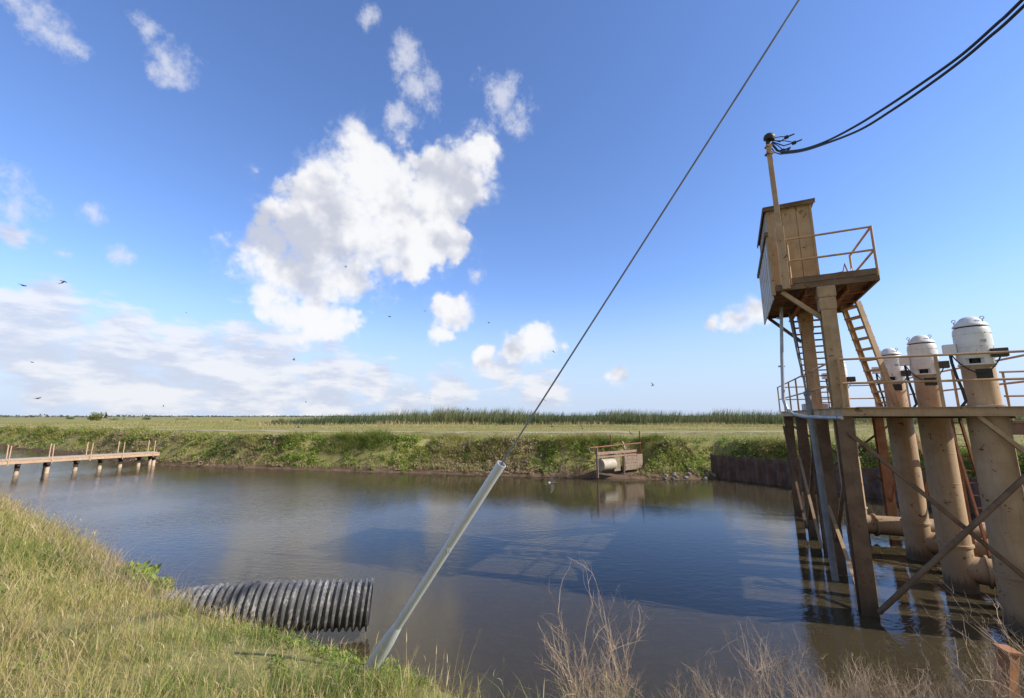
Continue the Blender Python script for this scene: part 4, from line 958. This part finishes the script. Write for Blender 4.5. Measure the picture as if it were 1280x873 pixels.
ragged=k.mapr(k.noise(D,7,2,.5),.4,.65)
am=k.mapr(dens,.0,.34)
am2=k.mapr(k.math('ADD',dens,k.math('MULTIPLY',k.math('SUBTRACT',k.noise(D,60,6,.65),.5),.9)),-.25,.7)
am=k.math('ADD',k.math('MULTIPLY',am,k.math('SUBTRACT',1.,ragged)),k.math('MULTIPLY',am2,ragged))
wis=field([(512,75,34),(520,112,36),(500,150,26),(628,122,38),(650,146,28),(600,165,24),(213,78,38),(186,42,30),(55,28,40),(25,2,40),(78,48,24),(8,215,34),(18,262,36),(150,318,22),(115,265,20),(592,345,16),(466,20,18),(75,317,14),(45,296,22)],WD)
n_w=k.noise(k.scale(D,(1,1,.8)),22,8,.68)
bm_=k.math('MULTIPLY',k.mapr(k.math('ADD',wis,k.math('MULTIPLY',k.math('SUBTRACT',n_w,.5),3.2)),.05,1.25),.75)
low=field([(10,400,60),(70,400,56),(150,408,54),(40,450,90),(140,455,90),(240,460,80),(330,465,80),(410,470,60),(470,482,40),(60,365,34),(20,300,26),(300,440,50),(560,490,40),(630,462,36),(680,490,40),(60,490,60),(180,492,60),(300,494,60),(410,500,50),(500,505,40)],WD)
LS=k.scale(D,(1,1,3.2)); n_l=k.noise(LS,9,7,.6)
cm_=k.math('MULTIPLY',k.mapr(k.math('ADD',low,k.math('MULTIPLY',k.math('SUBTRACT',n_l,.5),2.0)),.02,.62),.85)
# relief: compare each noise with itself a little way towards the sun
r1=k.noise(D,11,4,.5); r1s=k.noise(shifted(D,(sd.x*.03,0,.035)),11,4,.5)
r2=k.noise(D,4.5,2,.5); r2s=k.noise(shifted(D,(sd.x*.09,0,.09)),4.5,2,.5)
rel=k.math('ADD',k.math('MULTIPLY',k.math('SUBTRACT',r1,r1s),.9),k.math('MULTIPLY',k.math('SUBTRACT',r2,r2s),1.0))
pr=k.math('SUBTRACT',pf_,puff(shifted(PD,(sd.x*.018,0,.022))))
rel=k.math('ADD',k.math('MULTIPLY',rel,.9),k.math('MULTIPLY',pr,.75))
lit=k.mapr(k.math('SUBTRACT',rel,k.math('MULTIPLY',k.mapr(dens,.4,1.4),.05)),-.27,.10)
rell=k.math('SUBTRACT',n_l,k.noise(shifted(LS,(.03,0,.09)),9,7,.6)); litl=k.mapr(rell,-.16,.16)
WHITE=(4.85,4.85,4.9); GREY=(3.05,3.18,3.65)
gn=k.n('ShaderNodeVectorMath',operation='MULTIPLY'); k.l(sky.outputs[0],gn.inputs[0]); gn.inputs[1].default_value=(.76,.88,1.17)
sd_=k.n('ShaderNodeSeparateXYZ'); k.l(D,sd_.inputs[0])
hz=k.mapr(sd_.outputs[2],.30,-.02,0,.97)
base=k.mix(hz,gn.outputs[0],(2.85,3.45,4.5))
back_fill=k.math('ADD',k.math('ADD',k.math('MULTIPLY',sd_.outputs[1],-1.1),k.math('MULTIPLY',k.math('SUBTRACT',k.noise(k.scale(D,(1,1,2.)),2.6,7,.6),.5),2.2)),.15)  # unseen cloud cover behind the camera, added as neutral fill for shaded sides
back_fill=k.math('MULTIPLY',k.mapr(back_fill,.25,.95),k.mapr(sd_.outputs[1],.05,-.25,0,.9))
base=k.mix(back_fill,base,(2.7,2.7,2.8))
ca=k.mix(lit,GREY,WHITE); cl_=k.mix(litl,(3.15,3.4,4.05),(4.5,4.5,4.65))
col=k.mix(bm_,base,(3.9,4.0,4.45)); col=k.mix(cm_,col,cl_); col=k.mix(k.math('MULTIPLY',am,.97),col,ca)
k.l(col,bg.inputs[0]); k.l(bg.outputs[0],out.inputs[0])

# ------------------------------------------------------------------ camera
cd=bpy.data.cameras.new('camera'); cd.sensor_width=36; cd.lens=F/1280*36; cd.shift_y=-10/1280; cd.clip_end=12000; cd.clip_start=.05
co=bpy.data.objects.new('camera',cd); link(co); co.location=(0,0,CAM_Z); co.rotation_euler=(R(90)+PITCH,0,0); S.camera=co
S.view_settings.view_transform='Standard'; S.view_settings.look='None'; S.view_settings.exposure=.42; S.view_settings.gamma=1
S.cycles.max_bounces=8; S.cycles.transparent_max_bounces=8
